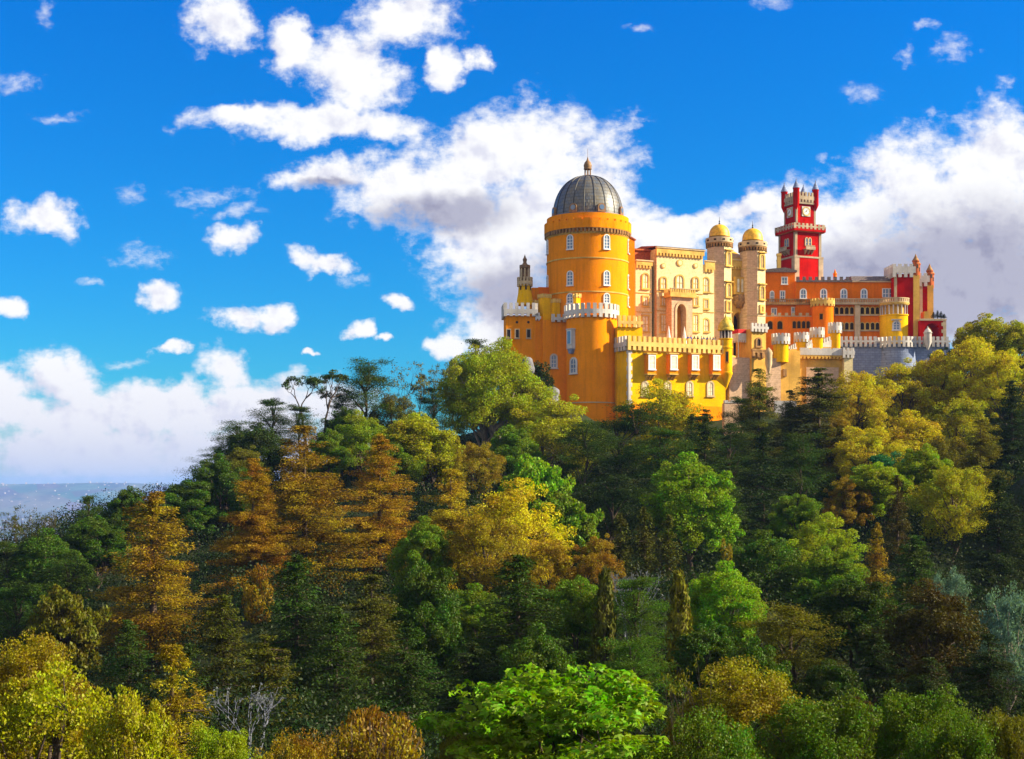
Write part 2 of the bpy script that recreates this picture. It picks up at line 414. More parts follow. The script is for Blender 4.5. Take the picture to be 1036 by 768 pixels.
def ring(root, c, r, z, mat, h=0.18, proud=0.12, name='string_course', seg=48):
    return MB().lathe(c[0], c[1], [(r - 0.05, z - h / 2), (r + proud, z - h / 2), (r + proud, z + h / 2), (r - 0.05, z + h / 2)], seg, 0, False, False).build(name, mat, root)

def finial(mb, x, y, z, h, r=0.16):
    mb.lathe(x, y, [(r * 0.5, z - 0.1), (r, z + h * 0.12), (r * 0.4, z + h * 0.25), (r * 0.75, z + h * 0.4), (r * 0.25, z + h * 0.55), (0.02, z + h)], 8)

def dome_prof(r, z0, h, n=12, p=1.0):
    return [(r * math.cos(PI / 2 * i / n) ** p if i < n else 0.0, z0 + h * math.sin(PI / 2 * i / n)) for i in range(n + 1)]

def cyl_turret(root, x, y, r, z0, z1, ztop, wall, cren, pitch=0.55, flare=0.14, name='turret', seg=20, corbel=0.3):
    """small round battlemented turret: body with its battlement as a sub-part"""
    o = MB().lathe(x, y, [(r, z0), (r, z1 - 0.5), (r + flare, z1), (r + flare, z1 + 0.1)], seg).build(name, wall, root, True)
    ring_battlement(o, (x, y), r + flare + 0.05, z1, z1 + (ztop - z1) * 0.55, ztop, cren, 0.28, pitch, 0.58, corbel)
    return o

# ------------------------------------------------------------------ the palace
M['cream_blind_glare'] = flat('cream_shutter_glare', (0.80, 0.68, 0.46), 0.5, 0, 0.3)  # cream also paints sun reflected in the pavilion's glass panes
TH = 24.0
# --- yellow pavilion with four oriels
fy = FRp(636, 212, TH)
Ly = fy.u_at(734)
zb_ = 6.0
zy = lambda py: fy.z_at(636, py)
root = empty('yellow_pavilion', fy.p(Ly / 2, 6, zb_), 'bright yellow block with four oriel windows under a long battlement', 'building')
Dy = 9.0
MB().box(fy, 0, Ly, 0, Dy, zb_, zy(349)).build('wall', M['yellow'], root)
# battered base
bz = zy(409)
MB().prism(fy.turned(0, 0, 90), [(-0.5, zb_), (0, zb_), (0, bz), (-0.12, bz)], -Ly - 0.1, 0.1).build('plinth', M['amber'], root)
MB().prism(fy.turned(0, 0, 0), [(-0.5, zb_), (0, zb_), (0, bz), (-0.12, bz)], 0.1, Dy).build('plinth', M['amber'], root)
q = fy.turned(0, 0, -90)
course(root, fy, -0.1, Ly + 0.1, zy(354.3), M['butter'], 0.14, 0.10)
battlement(root, fy, -0.3, Ly + 0.05, zy(350), zy(345.5), zy(339.8), M['butter'], -0.42, 0.0, 0.86, 0.56, 0.62)  # butter front, white flank: sun and shade put into the battlement's colour
battlement(root, q, -Dy, -0.02, zy(350), zy(345.5), zy(339.5), M['white'], -0.42, 0.0, 0.86, 0.56, 0.62)
for k in range(15):
    pass
mbq = MB()
zq = zy(425)
cols = []
zz = zq; i = 0
while zz < zy(354):
    cols.append((zz, min(zz + 0.62, zy(353.6)), 0.34 if i % 2 else 0.56)); zz += 0.62; i += 1
pts = [(-0.06, zq)] + [pt for a, b, w_ in cols for pt in ((w_, a), (w_, b))] + [(-0.06, cols[-1][1])]
MB().prism(fy, pts, -0.08, 0.02).build('quoin', M['white'], root)
pts = [(0.06, zq)] + [pt for a, b, w_ in cols for pt in ((-w_, a), (-w_, b))] + [(0.06, cols[-1][1])]
MB().prism(q, pts, -0.08, 0.02).build('quoin', M['white'], root)
for px in (654.7, 676.9, 698.6, 720.0):
    u, z1 = fy.uz(px, 359); z0 = fy.z_at(px, 378.5); w_ = 1.42; d = 1.0
    u += 0.25
    ori = MB().box(fy, u - w_ / 2, u + w_ / 2, -d, 0.02, z0, z1).build('oriel_window', M['amber'], root)
    MB().box(fy, u - w_ / 2 - 0.14, u + w_ / 2 + 0.14, -d - 0.14, 0.0, z1 + 0.003, z1 + 0.2).build('cornice', M['gold_trim'], ori)
    MB().box(fy, u - w_ / 2 - 0.06, u + w_ / 2 + 0.06, -d - 0.08, 0.0, z0 - 0.18, z0 - 0.003).build('base_moulding', M['gold_trim'], ori)
    for du in (-0.45, 0.0, 0.45):
        MB().prism(fy.turned(u + du, 0, -90), [(0.0, z0 - 0.185), (0.85, z0 - 0.185), (0.8, z0 - 0.4), (0.3, z0 - 0.62), (0.0, z0 - 0.95)], -0.11, 0.11).build('bracket', M['gold_trim'], ori)
    window(ori, fy, u, z0 + 0.75, z1 - 0.3, 0.84, False, pane='cream_blind_glare', v=-d, t=0.2, proud=0.09, bars=(1, 2), sill=True)
for px in (652.5, 675.3, 697.6, 718.6):
    win_px(root, fy, px, 387, 400, 4.6, frame='trim', pane='cream_blind_glare', t=0.26, proud=0.12, bars=(1, 2))
# small corbelled turret with a mossy onion dome
c = Rnd(734.3, fy.p(Ly, 0, 0)[1] + 0.2, 6.4)
tz = c.zf
tt = MB().lathe(c.x, c.y, [(0.05, tz(394)), (0.25, tz(391)), (c.r, tz(379)), (c.r + 0.08, tz(378)), (c.r + 0.08, tz(376.5)), (c.r, tz(376)), (c.r, tz(352.5)), (c.r + 0.1, tz(352)), (c.r + 0.1, tz(350.5)), (c.r, tz(350)), (c.r, tz(343.5)), (c.r + 0.12, tz(343)), (c.r + 0.12, tz(342))], 28).build('turret', M['yellow'], root, True)
mb = MB()
for k in range(10):
    a = 2 * PI * k / 10; mb = MB(); mb.lathe(c.x + (c.r - 0.12) * math.cos(a), c.y + (c.r - 0.12) * math.sin(a), [(0.1, tz(342)), (0.1, tz(334))], 6); mb.build('colonnette', M['white'], tt)
MB().lathe(c.x, c.y, [(c.r * 0.6, tz(342) + 0.01), (c.r * 0.6, tz(334))], 16).build('core', M['dark'], tt, True)
od = MB().lathe(c.x, c.y, [(c.r + 0.28, tz(334)), (c.r + 0.3, tz(332.4)), (c.r + 0.18, tz(331.5)), (c.r + 0.22, tz(329.5)), (c.r, tz(326)), (c.r * 0.6, tz(322.5)), (0.22, tz(320.5)), (0.12, tz(318.5)), (0.02, tz(315.5))], 28).build('dome', M['olive_gold'], tt, True)
win_px(tt, c.fr_at(735.5), 735.5, 356, 366, 2.4, frame='ochre', pane='dark', t=0.08, proud=0.05, bars=(0, 0), arched=False)

# --- round domed tower
c = Rnd(594.6, 226, 41.4)
CT = (c.x, c.y)
z = c.zf
zc = c.z
root = empty('domed_tower', (c.x, c.y, z(330)), 'round amber tower under a big dark ribbed dome', 'tower')
MB().lathe(c.x, c.y, [(c.r, z(335)), (c.r, zc(222.5))], 96).build('wall', M['amber'], root, True)
for py in (260.5, 294.8): ring(root, CT, c.r, z(py), M['gold_trim'], 0.2, 0.1, seg=96)
# corbel table and parapet
MB().lathe(c.x, c.y, [(c.r, z(236)), (c.r + 0.12, z(235)), (c.r + 0.12, z(233.8)), (c.r, z(233.6))], 96, 0, False, False).build('cornice', M['gold_trim'], root)
ring_battlement(root, CT, c.r + 0.38, z(230.8), z(230.4), z(230.3), M['brown'], 0.42, 0.62, 0.5, 0.55, 'corbel_table')
ring_battlement(root, CT, c.r + 0.42, z(230.2), z(222.3), z(220.2), M['amber'], 0.34, 1.3, 0.78, 0.0, 'parapet')
# dome
rd = 35.6 / F * c.y; z0 = zc(221.5); hd = (zc(178.5) - z0)
MB().lathe(c.x, c.y, [(rd + 0.15, z0 - 0.6), (rd + 0.15, z0 + 0.15), (rd, z0 + 0.2)], 96, 0, False, False).build('dome_drum', M['dome'], root, True)
prof = [(rd * (math.cos(PI / 2 * i / 18) ** 0.86), z0 + 0.2 + (hd - 0.2) * math.sin(PI / 2 * i / 18) ** 1.04) for i in range(18)] + [(0.4, z0 + hd)]
dm = MB().lathe(c.x, c.y, prof, 96).build('dome', M['dome'], root, True)
for v_ in dm.data.vertices: pass
for k in range(20):
    a = 2 * PI * (k + 0.5) / 20
    MB().tube([(c.x + r * math.cos(a), c.y + r * math.sin(a), zz) for r, zz in prof], [0.085] * len(prof), 5).build('rib', M['iron'], dm)
for phi in range(0, 360, 45):
    f = c.fr(R(phi + 22), rd * 0.97)
    zz = z0 + 0.1
    dr = MB().prism(f, [(-0.62, zz), (0.62, zz)] + [(0.62 * math.cos(PI * i / 10), zz + 0.75 + 0.62 * math.sin(PI * i / 10)) for i in range(11)], -0.45, 1.2).build('dormer', M['copper'], dm)
    MB().prism(f, [(0.4 * math.cos(2 * PI * i / 16), zz + 0.72 + 0.4 * math.sin(2 * PI * i / 16)) for i in range(16)], -0.5, -0.44).build('pane', M['glass'], dr)
lz = zc(178.5)
ln = MB().lathe(c.x, c.y, [(0.7, lz - 0.35), (0.7, lz + 0.1), (0.62, lz + 0.14)], 16).build('lantern', M['copper'], root, True)
for k in range(6):
    a = 2 * PI * k / 6 + 0.3
    MB().lathe(c.x + 0.48 * math.cos(a), c.y + 0.48 * math.sin(a), [(0.075, lz + 0.1), (0.075, zc(171.5))], 6).build('colonnette', M['copper'], ln)
MB().lathe(c.x, c.y, [(0.62, zc(171.6)), (0.66, zc(170.8)), (0.58, zc(170.4)), (0.66, zc(167.5)), (0.5, zc(164.5)), (0.2, zc(162.3)), (0.12, zc(160.5)), (0.03, zc(158.5)), (0.025, zc(150.5))], 16).build('cap', M['copper'], ln, True)
for k, (p0, p1) in enumerate(((237.3, 250.8), (274, 287.5), (296.8, 305.8))):
    for j in range(7):
        phi = R(-24.7 + 51.4 * j)
        f = c.fr(phi)
        za, zbb = (HY - p1) / F * (c.y - c.r), (HY - p0) / F * (c.y - c.r)
        window(root, f, 0, za, zbb, 0.84, True, t=0.14, proud=0.12, bars=(1, 3 if k < 2 else 2))
# narrow stair turret on its right flank
f = FRp(635.2, 224.5, TH)
MB().prism(f, [(0, 18), (1.25, 18), (1.25, f.z_at(643, 243)), (0, f.z_at(636, 238.8))], 0, 4.0).build('stair_turret', M['orange'], root)
MB().prism(f, [(-0.06, f.z_at(636, 238.8) + 0.01), (1.4, f.z_at(643, 243) - 0.07), (1.4, f.z_at(643, 243) + 0.12), (-0.06, f.z_at(636, 238.8) + 0.2)], -0.15, 4.1).build('roof', M['tile_roof'], root)

# --- the round bastion in front of the domed tower
c = Rnd(598.5, 217.5, 25.5)
root = empty('round_bastion', (c.x, c.y, 8), 'curved amber bastion with pale battlement and grey oriel below the dome', 'building')
z = c.zf
MB().lathe(c.x, c.y, [(c.r + 0.35, 3), (c.r, z(407)), (c.r, z(318.5))], 72).build('wall', M['amber'], root, True)
ring(root, (c.x, c.y), c.r, z(407), M['trim'], 0.16, 0.1, seg=72)
ring_battlement(root, (c.x, c.y), c.r + 0.38, z(317), z(312.5), z(306.5), M['white'], 0.4, 0.95, 0.56, 0.55)
f = c.fr_at(579.0)
u, z1 = f.uz(579.0, 334); z0 = f.z_at(579.0, 353)
ob = MB().box(f, u - 0.62, u + 0.62, -0.62, 0.3, z0, z1).box(f, u - 0.7, u + 0.7, -0.7, 0.2, z1 + 0.003, z1 + 0.2).build('oriel_window', M['white'], root)
MB().prism(f, [(u - 0.6, z0 - 0.003), (u - 0.25, z0 - 0.75), (u + 0.25, z0 - 0.75), (u + 0.6, z0 - 0.003)], -0.5, 0.2).build('bracket', M['grey'], ob)
window(ob, f, u, z0 + 0.75, z1 - 0.2, 0.8, False, v=-0.62, t=0.1, proud=0.06, sill=False, bars=(1, 1))
f = c.fr_at(580.5); win_px(root, f, 580.5, 363, 377, 4.8, t=0.26, frame='white', bars=(1, 2))
# flat curtain wall on the shaded side, and its windows
fw = FRp(549, 219, 6)
uw = fw.u_at(577)
MB().box(fw, 0, uw, 0, 6, 4, fw.z_at(560, 324)).build('curtain_wall', M['amber'], root)
battlement(root, fw, fw.u_at(557.8), uw - 0.3, fw.z_at(565, 324), fw.z_at(565, 321.3), fw.z_at(565, 318), M['white'], -0.35, 0.1, 0.8, 0.56, 0.3)
win_px(root, fw, 560.2, 359.5, 371.5, 4.4, t=0.26, frame='white', bars=(1, 2))
for (p0, p1, Y, top, bot) in ((541.5, 547.0, 221.5, 303.5, 332), (549.5, 560.5, 220.6, 297, 345), (561.0, 569.0, 220.6, 302, 330), (583.0, 589.0, 218.6, 296.8, 318)):
    ff = FRp(p0, Y, 32); wd = ff.u_at(p1) * 0.72
    tq = MB().box(ff, 0, wd, 0, wd, ff.z_at(p0, bot), ff.z_at(p0, top + 2.6)).build('chimney_turret', M['yellow'], root)
    for g_, s0 in ((ff, 0), (ff.turned(0, 0, -90), -wd), (ff.turned(wd, 0, 90), 0)):
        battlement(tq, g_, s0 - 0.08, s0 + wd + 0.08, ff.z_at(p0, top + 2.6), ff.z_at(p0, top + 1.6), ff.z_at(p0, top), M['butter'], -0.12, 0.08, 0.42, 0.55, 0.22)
# low yellow terrace beside the pavilion
ft = FRp(624.5, 214.5, 15)
ut = ft.u_at(650)
MB().box(ft, 0, ut, 0, 5, 8, ft.z_at(635, 331)).build('terrace_wall', M['yellow'], root)
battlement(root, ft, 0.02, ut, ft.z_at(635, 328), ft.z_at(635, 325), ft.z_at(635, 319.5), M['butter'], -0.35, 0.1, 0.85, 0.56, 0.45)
fs_ = FRp(613, 215.5, 20)
MB().box(fs_, 0, 4.6, 0, 5, 4, fs_.z_at(625, 351)).build('side_wall', M['amber'], root)

# --- corner tower with the lantern turret
f = FRp(511.7, 219, 4)
Lf = f.u_at(542)
root = empty('corner_tower', f.p(Lf / 2, 2.5, 8), 'square amber corner tower carrying a flared turret with stone lantern', 'tower')
MB().box(f, 0, Lf, 0, 5, 4, f.z_at(525, 319)).build('wall', M['amber'], root)
z_ = lambda py: f.z_at(526, py)
battlement(root, f, -0.3, Lf + 0.3, z_(317.5), z_(313), z_(306.5), M['white'], -0.35, 0.1, 0.85, 0.55, 0.4)
battlement(root, f.turned(0, 0, -90), -5.2, -0.1, z_(317.5), z_(313), z_(306.5), M['white'], -0.35, 0.1, 0.85, 0.55, 0.4)
battlement(root, f.turned(Lf, 0, 90), 0.1, 5.2, z_(317.5), z_(313), z_(306.5), M['white'], -0.35, 0.1, 0.85, 0.55, 0.4)
for px in (514.6, 523.2, 534.8): win_px(root, f, px, 333.5, 341.5, 3.2, arched=False, frame='trim', pane='dark', t=0.13, bars=(1, 0), proud=0.08)
for px in (523, 534.6):
    u, z1 = f.uz(px, 326); MB().prism(f, [(u + 0.2 * math.cos(2 * PI * i / 12), z1 + 0.2 * math.sin(2 * PI * i / 12)) for i in range(12)], -0.03, 0.02).build('vent_hole', M['dark'], root)
k = Rnd(531.0, 222, 7.6); z = k.z; r = k.r
tu = MB().lathe(k.x, k.y, [(r * 1.12, z(309)), (r * 1.05, z(303)), (r * 0.9, z(297)), (r * 0.84, z(290)), (r * 0.95, z(288.5))], 28).build('turret', M['yellow'], root, True)
ring_battlement(tu, (k.x, k.y), r * 1.05, z(288), z(285), z(280.8), M['trim'], 0.25, 0.55, 0.5, 0.3)
le = MB().lathe(k.x, k.y, [(r * 0.5, z(286)), (r * 0.45, z(282)), (r * 0.42, z(273)), (r * 0.72, z(271.5)), (r * 0.72, z(268.5)), (r * 0.35, z(267.5)), (r * 0.22, z(265.5)), (r * 0.30, z(262.5)), (r * 0.14, z(260.5)), (0.02, z(257.5))], 20).build('lantern', M['copper'], tu, True)
for j in range(8):
    a = 2 * PI * j / 8
    MB().lathe(k.x + r * 0.62 * math.cos(a), k.y + r * 0.62 * math.sin(a), [(0.1, z(283)), (0.1, z(272))], 6).build('colonnette', M['trim'], tu)
for ang in (-40, 10, 60):
    ff = k.fr(R(ang), r * 0.86); zz = z(294)
    MB().box(ff, -0.13, 0.13, -0.03, 0.05, zz, zz + 0.9).build('slit', M['dark'], tu)
f2 = FRp(538.3, 223.5, 10)
MB().box(f2, 0, 1.1, 0, 3, 14, f2.z_at(541, 291)).build('pier', M['amber'], root)
f2 = FRp(545, 223.8, 10)
MB().box(f2, 0, 2.2, 0, 3, 14, f2.z_at(549, 290.5)).build('pier', M['orange'], root)
f2 = FRp(541.5, 219.3, 4)
MB().box(f2, 0, f2.u_at(549.2), 0.3, 5, 4, f2.z_at(545, 320)).build('link_wall', M['amber'], root)
battlement(root, f2, 0.02, 0.9, f2.z_at(545, 322.5), f2.z_at(545, 320), f2.z_at(545, 316.5), M['white'], -0.1, 0.4, 0.45, 0.55, 0.25)

# --- terrace carrying the cream wing
fc = FRp(643, 230, TH)
pl = [fy.p(0.2, 1.0, 0)[:2], fy.p(Ly - 0.2, 1.0, 0)[:2], fy.p(Ly + 1, 4, 0)[:2], fc.p(fc.u_at(775), 2, 0)[:2], fc.p(fc.u_at(775), 12, 0)[:2], fc.p(-2, 12, 0)[:2]]
tz0 = fy.z_at(690, 351)
tr = MB().plan(pl, 4, tz0).build('terrace', M['tan'])
tag(tr, 'raised tan stone terrace behind the yellow battlement and below the cream facade', 'terrace')

# --- cream wing
Lc = fc.u_at(722)
root = empty('cream_wing', fc.p(Lc / 2, 4, tz0), 'cream stone wing with arched windows, medallions and a balconied portal', 'building')
zc_ = lambda px, py, v=0.0: fc.z_at(px, py, v)
uA = fc.u_at(659.5)
zL = zc_(650, 267)
MB().box(fc, 0, uA, 0, 9, tz0 - 1, zL).build('wall', M['cream'], root)
pj = 0.5                                                          # the middle block stands forward
fm = fc.off(-pj)
u0m, u1m = fm.u_at(664.4), fm.u_at(711)
MB().box(fm, u0m, u1m, 0, 9, tz0 - 1, fm.z_at(690, 253.5)).build('wall', M['cream'], root)
fl = fm.turned(u0m, 0, -90)
MB().box(fl, -pj, -0.0, -0.03, 0.02, tz0 - 1, fm.z_at(664, 253.5)).build('side_wall', M['rose'], root)  # rose tone stands in for shade on the side return
u0r, u1r = fc.u_at(711), fc.u_at(722.5)
MB().box(fc, u0r + 0.02, u1r, 0, 9, tz0 - 1, zc_(716, 268)).build('wall', M['cream'], root)
def cornice(fr, u0, u1, zt, zb, mat, pitch=0.6):
    o = MB().strip(fr.p, crenel_cols(u1 - u0, zb + 0.45, zt, zt, pitch, 0.5, 0.45, u0), -0.3, 0.05).build('corbel_table', mat, root)
    MB().box(fr, u0 - 0.1, u1 + 0.1, -0.42, 0.06, zt + 0.003, zt + 0.2).build('cornice', M['trim'], root)
cornice(fc, 0, uA - 0.02, zc_(650, 264.5), zc_(650, 271.5), M['gold_trim'])
cornice(fm, u0m - 0.15, u1m + 0.15, fm.z_at(690, 253), fm.z_at(690, 260.5), M['gold_trim'])
cornice(fc, u0r + 0.35, u1r, zc_(716, 265), zc_(716, 275.5), M['gold_trim'])
MB().prism(fm.turned(0, 0, -90), [(-9.3, fm.z_at(690, 250.5)), (-9.3, fm.z_at(690, 250.5) + 0.25), (-4.5, fm.z_at(690, 250.5) + 0.55), (0.35, fm.z_at(690, 251.2))], u0m - 0.3, u1m + 0.3).build('roof', M['tile_roof'], root)
MB().box(fc, -0.2, u0m, 1.6, 8.5, zL - 0.2, zc_(650, 252)).build('attic', M['tile_roof'], root)
MB().box(fc, -0.4, u0m, 1.3, 8.8, zc_(650, 252) + 0.003, zc_(650, 250.3)).build('roof', M['tile_roof'], root)
ww = dict(frame='gold_trim', pane='cream_blind_glare', t=0.24, proud=0.16)
win_px(root, fc, 652.9, 277.5, 291.5, 5.2, bars=(1, 1), **ww)
win_px(root, fc, 652.9, 300.5, 309, 4.2, arched=False, bars=(1, 0), **ww)
win_px(root, fc, 652.6, 320, 335, 5.6, arched=False, bars=(1, 1), **ww)
for i, px in enumerate((671, 687.6, 703.6)):
    win_px(root, fm, px, 279 if i == 1 else 281, 292, 6.6 if i == 1 else 4.8, bars=(1, 1), **ww)
    u, z1 = fm.uz(px, 266 if i == 1 else 269); r0 = 0.55 if i == 1 else 0.42
    md = MB().prism(fm, [(u + r0 * math.cos(2 * PI * j / 20), z1 + r0 * math.sin(2 * PI * j / 20)) for j in range(20)], -0.14, 0.02).build('medallion', M['gold_trim'], root)
    MB().prism(fm, [(u + r0 * 0.68 * math.cos(2 * PI * j / 20), z1 + r0 * 0.68 * math.sin(2 * PI * j / 20)) for j in range(20)], -0.18, -0.135).build('boss', M['cream'], md)
    if i != 1:
        win_px(root, fm, px, 301, 309, 3.6, arched=False, bars=(1, 0), **ww)
        win_px(root, fm, px, 319, 335, 4.6, arched=False, bars=(1, 1), **ww)
win_px(root, fc, 714.2, 281.5, 295, 4.8, bars=(1, 1), **ww)
win_px(root, fc, 714.2, 303.5, 312, 3.6, arched=False, bars=(1, 0), **ww)
win_px(root, fc, 714.2, 323, 335, 4.8, bars=(1, 1), **ww)
for py in (296.5, 315.8):
    course(root, fc, 0, uA, zc_(650, py), M['gold_trim'], 0.13, 0.1); course(root, fm, u0m, u1m, fm.z_at(690, py), M['gold_trim'], 0.13, 0.1); course(root, fc, u0r + 0.02, u1r, zc_(716, py), M['gold_trim'], 0.13, 0.1)
# portal block with its balcony
fp = fm.off(-1.9)
ua, ub = fp.u_at(679.5), fp.u_at(700.5)
zt, zm = fp.z_at(690, 301), fp.z_at(690, 293)
aw = fp.u_at(688 + 4.6) - fp.u_at(688 - 4.6); uc = fp.u_at(689.3)
za = fp.z_at(688, 307.5)
ar = arch_pts(aw, tz0 - 1, za, True, 10, 0.35)
pt = [(ua, tz0 - 1)] + [(ua, zt), (ub, zt), (ub, tz0 - 1)] + [(uc + a, zz) for a, zz in [ar[1]] + ar[2:] ]
po = MB().prism(fp, [(ua, tz0 - 1), (ua, zt), (ub, zt), (ub, tz0 - 1)] + [(uc + a, zz) for a, zz in ar[1:]] + [(uc + ar[0][0], tz0 - 1)], 0, 1.88).build('portal', M['rose'], root)
MB().box(fp, uc - aw / 2 - 0.3, uc + aw / 2 + 0.3, 1.6, 1.87, tz0 - 1, za + 0.2).build('door', M['ochre'], po)
sur = arch_pts(aw + 0.7, tz0 - 1, za + 0.45, True, 10, 0.35)
n_ = len(sur); A_ = [fp.p(uc + a, v, zz) for v in (-0.12, 0.01) for a, zz in sur] + [fp.p(uc + a, v, zz) for v in (-0.12, 0.01) for a, zz in ar]
fsq = []
for k in range(n_):
    j = (k + 1) % n_
    if k == 0: continue
    fsq += [(k, j, 2 * n_ + j, 2 * n_ + k), (k, n_ + k, n_ + j, j), (2 * n_ + k, 2 * n_ + j, 3 * n_ + j, 3 * n_ + k)]
mb = MB(); mb.add(A_, fsq); mb.build('arch', M['trim'], po)
bal = MB().box(fp, ua - 0.5, ub + 0.5, -0.5, 1.85, zt + 0.003, zt + 0.3).build('balcony', M['gold_trim'], root)
MB().strip(fp.p, crenel_cols(ub - ua + 1, zt + 0.303, zt + 0.75, zm, 0.45, 0.6, 0, ua - 0.5), -0.45, -0.25).build('balustrade', M['gold_trim'], bal)
MB().strip(fp.turned(ua - 0.45, 0, -90).p, crenel_cols(1.7, zt + 0.303, zt + 0.75, zm, 0.45, 0.6, 0, -1.7), -0.0, 0.2).build('balustrade', M['gold_trim'], bal)
MB().box(fp, ua - 0.5, ub + 0.5, -0.5, -0.2, zm + 0.003, zm + 0.14).build('rail', M['trim'], bal)

# --- twin round towers and the loggia between
def twin(px_edge, px_l, px_r, pts_win, label, dpy, Y, wz):
    cpx = (px_l + px_r) / 2
    k = Rnd(cpx, Y, (px_r - px_l) / 2)
    root = empty('twin_tower', (k.x, k.y, tz0), label, 'tower', 'twin towers with golden domes')
    # eight-sided shaft with one corner towards the viewer
    aa = math.atan2(k.n0[1], k.n0[0])
    edge = math.asin((px_edge - cpx) / k.rpx)
    rot = aa + edge
    rr = k.r
    z = k.zf
    MB().lathe(k.x, k.y, [(rr, 15), (rr, z(dpy + 22))], 8, rot).build('shaft', M['cream'], root)
    # shade put into the colour: rose on faces turned from the sun
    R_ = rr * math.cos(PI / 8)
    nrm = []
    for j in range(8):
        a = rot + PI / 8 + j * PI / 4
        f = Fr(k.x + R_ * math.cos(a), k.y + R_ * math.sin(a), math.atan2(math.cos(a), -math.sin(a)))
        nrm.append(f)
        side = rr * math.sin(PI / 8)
        if j in (6, 7, 5, 4): MB().box(f, -side + 0.012, side - 0.012, -0.03, 0.03, 15, z(dpy + 22.2)).build('shade_facing', M['rose'], root)
    lit = nrm[0] if nrm[0].p(0, 0, 0)[0] > k.x else nrm[7]
    # head: corbels, parapet with square holes, dome
    ring_battlement(root, (k.x, k.y), rr + 0.12, z(dpy + 18.6), z(dpy + 17.7), z(dpy + 17.6), M['brown'], 0.3, 0.5, 0.5, 0.5, 'corbel_table')
    MB().lathe(k.x, k.y, [(rr + 0.08, z(dpy + 17.5)), (rr + 0.16, z(dpy + 17.2)), (rr + 0.16, z(dpy + 12.2)), (rr + 0.05, z(dpy + 12)), (rr - 0.3, z(dpy + 12))], 40).build('parapet', M['trim'], root, True)
    for j in range(10):
        f = k.fr(R(j * 36 + 18), rr + 0.16); MB().box(f, -0.22, 0.22, -0.03, 0.03, z(dpy + 15.6), z(dpy + 13.9)).build('vent_hole', M['dark'], root)
    dr = 10.4 / F * Y
    d0 = k.z(dpy + 12)
    dm = MB().lathe(k.x, k.y, [(dr * 1.02, d0 - 0.1)] + [(dr * math.cos(PI / 2 * i / 12) ** 0.9, d0 + 0.2 + (k.z(dpy) - d0 - 0.2) * math.sin(PI / 2 * i / 12)) for i in range(12)] + [(0.06, k.z(dpy) + 0.02)], 40).build('dome', M['gold'], root, True)
    mb = MB(); finial(mb, k.x, k.y, k.z(dpy), 1.3, 0.16); mb.build('finial', M['iron'], dm)
    for (p0, p1, wd, arched) in wz:
        window(root, lit, 0.1, z(p1), z(p0), wd, arched, 'gold_trim', 'cream_blind_glare' if wd > 0.5 else 'dark', 0.3, proud=0.22, bars=(1, 0), hood=arched)
    for py in (dpy + 40, dpy + 62, dpy + 88):
        MB().lathe(k.x, k.y, [(rr - 0.02, z(py) - 0.08), (rr + 0.1, z(py) - 0.08), (rr + 0.1, z(py) + 0.08), (rr - 0.02, z(py) + 0.08)], 8, rot, False, False).build('string_course', M['trim'], root)
    return k
Yt1 = fc.p(fc.u_at(728), 1.0, 0)[1] + 1.2
k1 = twin(732.6, 714.8, 740.8, None, 'golden domed tower next to the cream wing, first of the pair', 227.2, Yt1, ((255, 267.5, 0.75, True), (287, 299.5, 0.75, True), (305.5, 314, 0.6, False), (322, 333, 0.7, False)))
Yt2 = fc.p(fc.u_at(761), 1.0, 0)[1] + 1.2
k2 = twin(766.2, 747.8, 775.0, None, 'golden domed tower next to the orange wing, second of the pair', 231.2, Yt2, ((257.5, 270.5, 0.75, True), (289.5, 302, 0.75, True), (310, 315, 0.4, False)))
fg = fc.off(2.0)
ua, ub = fg.u_at(737), fg.u_at(757)
root = empty('gateway_loggia', fg.p((ua + ub) / 2, 2, tz0), 'brown carved gateway with loggia squeezed between the twin domed towers', 'building')
uc = fg.u_at(747.2); aw = 2.0; za = fg.z_at(747, 316)
ar = arch_pts(aw, tz0 - 1, za, True, 10, 0.25)
zt = fg.z_at(748, 273)
MB().prism(fg, [(ua, tz0 - 1), (ua, zt), (ub, zt), (ub, tz0 - 1)] + [(uc + a, zz) for a, zz in ar[1:]] + [(uc + ar[0][0], tz0 - 1)], 0, 4).build('wall', M['tan'], root)
MB().box(fg, uc - 1.3, uc + 1.3, 2.0, 3.9, tz0 - 1, za + 0.1).build('gate_recess', M['dark'], root)
cornice(fg, ua, ub, fg.z_at(748, 264), fg.z_at(748, 273), M['gold_trim'])
MB().box(fg, ua, ub, -0.05, 4, zt + 0.003, fg.z_at(748, 264)).build('attic', M['tan'], root)
MB().prism(fg.turned(0, 0, -90), [(-4.2, fg.z_at(748, 263)), (-4.2, fg.z_at(748, 250)), (-0.3, fg.z_at(748, 261.5)), (-0.2, fg.z_at(748, 263))], ua, ub).build('roof', M['gold'], root)
orr = random.Random(4)
bm_ = bmesh.new(); bmesh.ops.create_icosphere(bm_, subdivisions=3, radius=1.0)
zo = fg.z_at(748, 304); zo2 = fg.z_at(748, 292)
mb = MB()
vs = []
for v_ in bm_.verts:
    q_ = v_.co.copy(); n_ = 1 + 0.16 * math.sin(q_.x * 9 + 1) * math.cos(q_.z * 11) + 0.08 * orr.uniform(-1, 1)
    pp = fg.p(uc + q_.x * 1.15 * n_, -0.25 + q_.y * 0.8 * n_, zo + q_.z * 1.35 * n_); vs.append(pp)
mb.add(vs, [tuple(v_.index for v_ in f_.verts) for f_ in bm_.faces]); bm_.free()
mb.build('carved_corbel', M['brown'], root, True)
ob = MB().box(fg, uc - 1.2, uc + 1.2, -0.8, 0.02, zo + 0.9, fg.z_at(748, 281)).build('oriel_window', M['tan'], root)
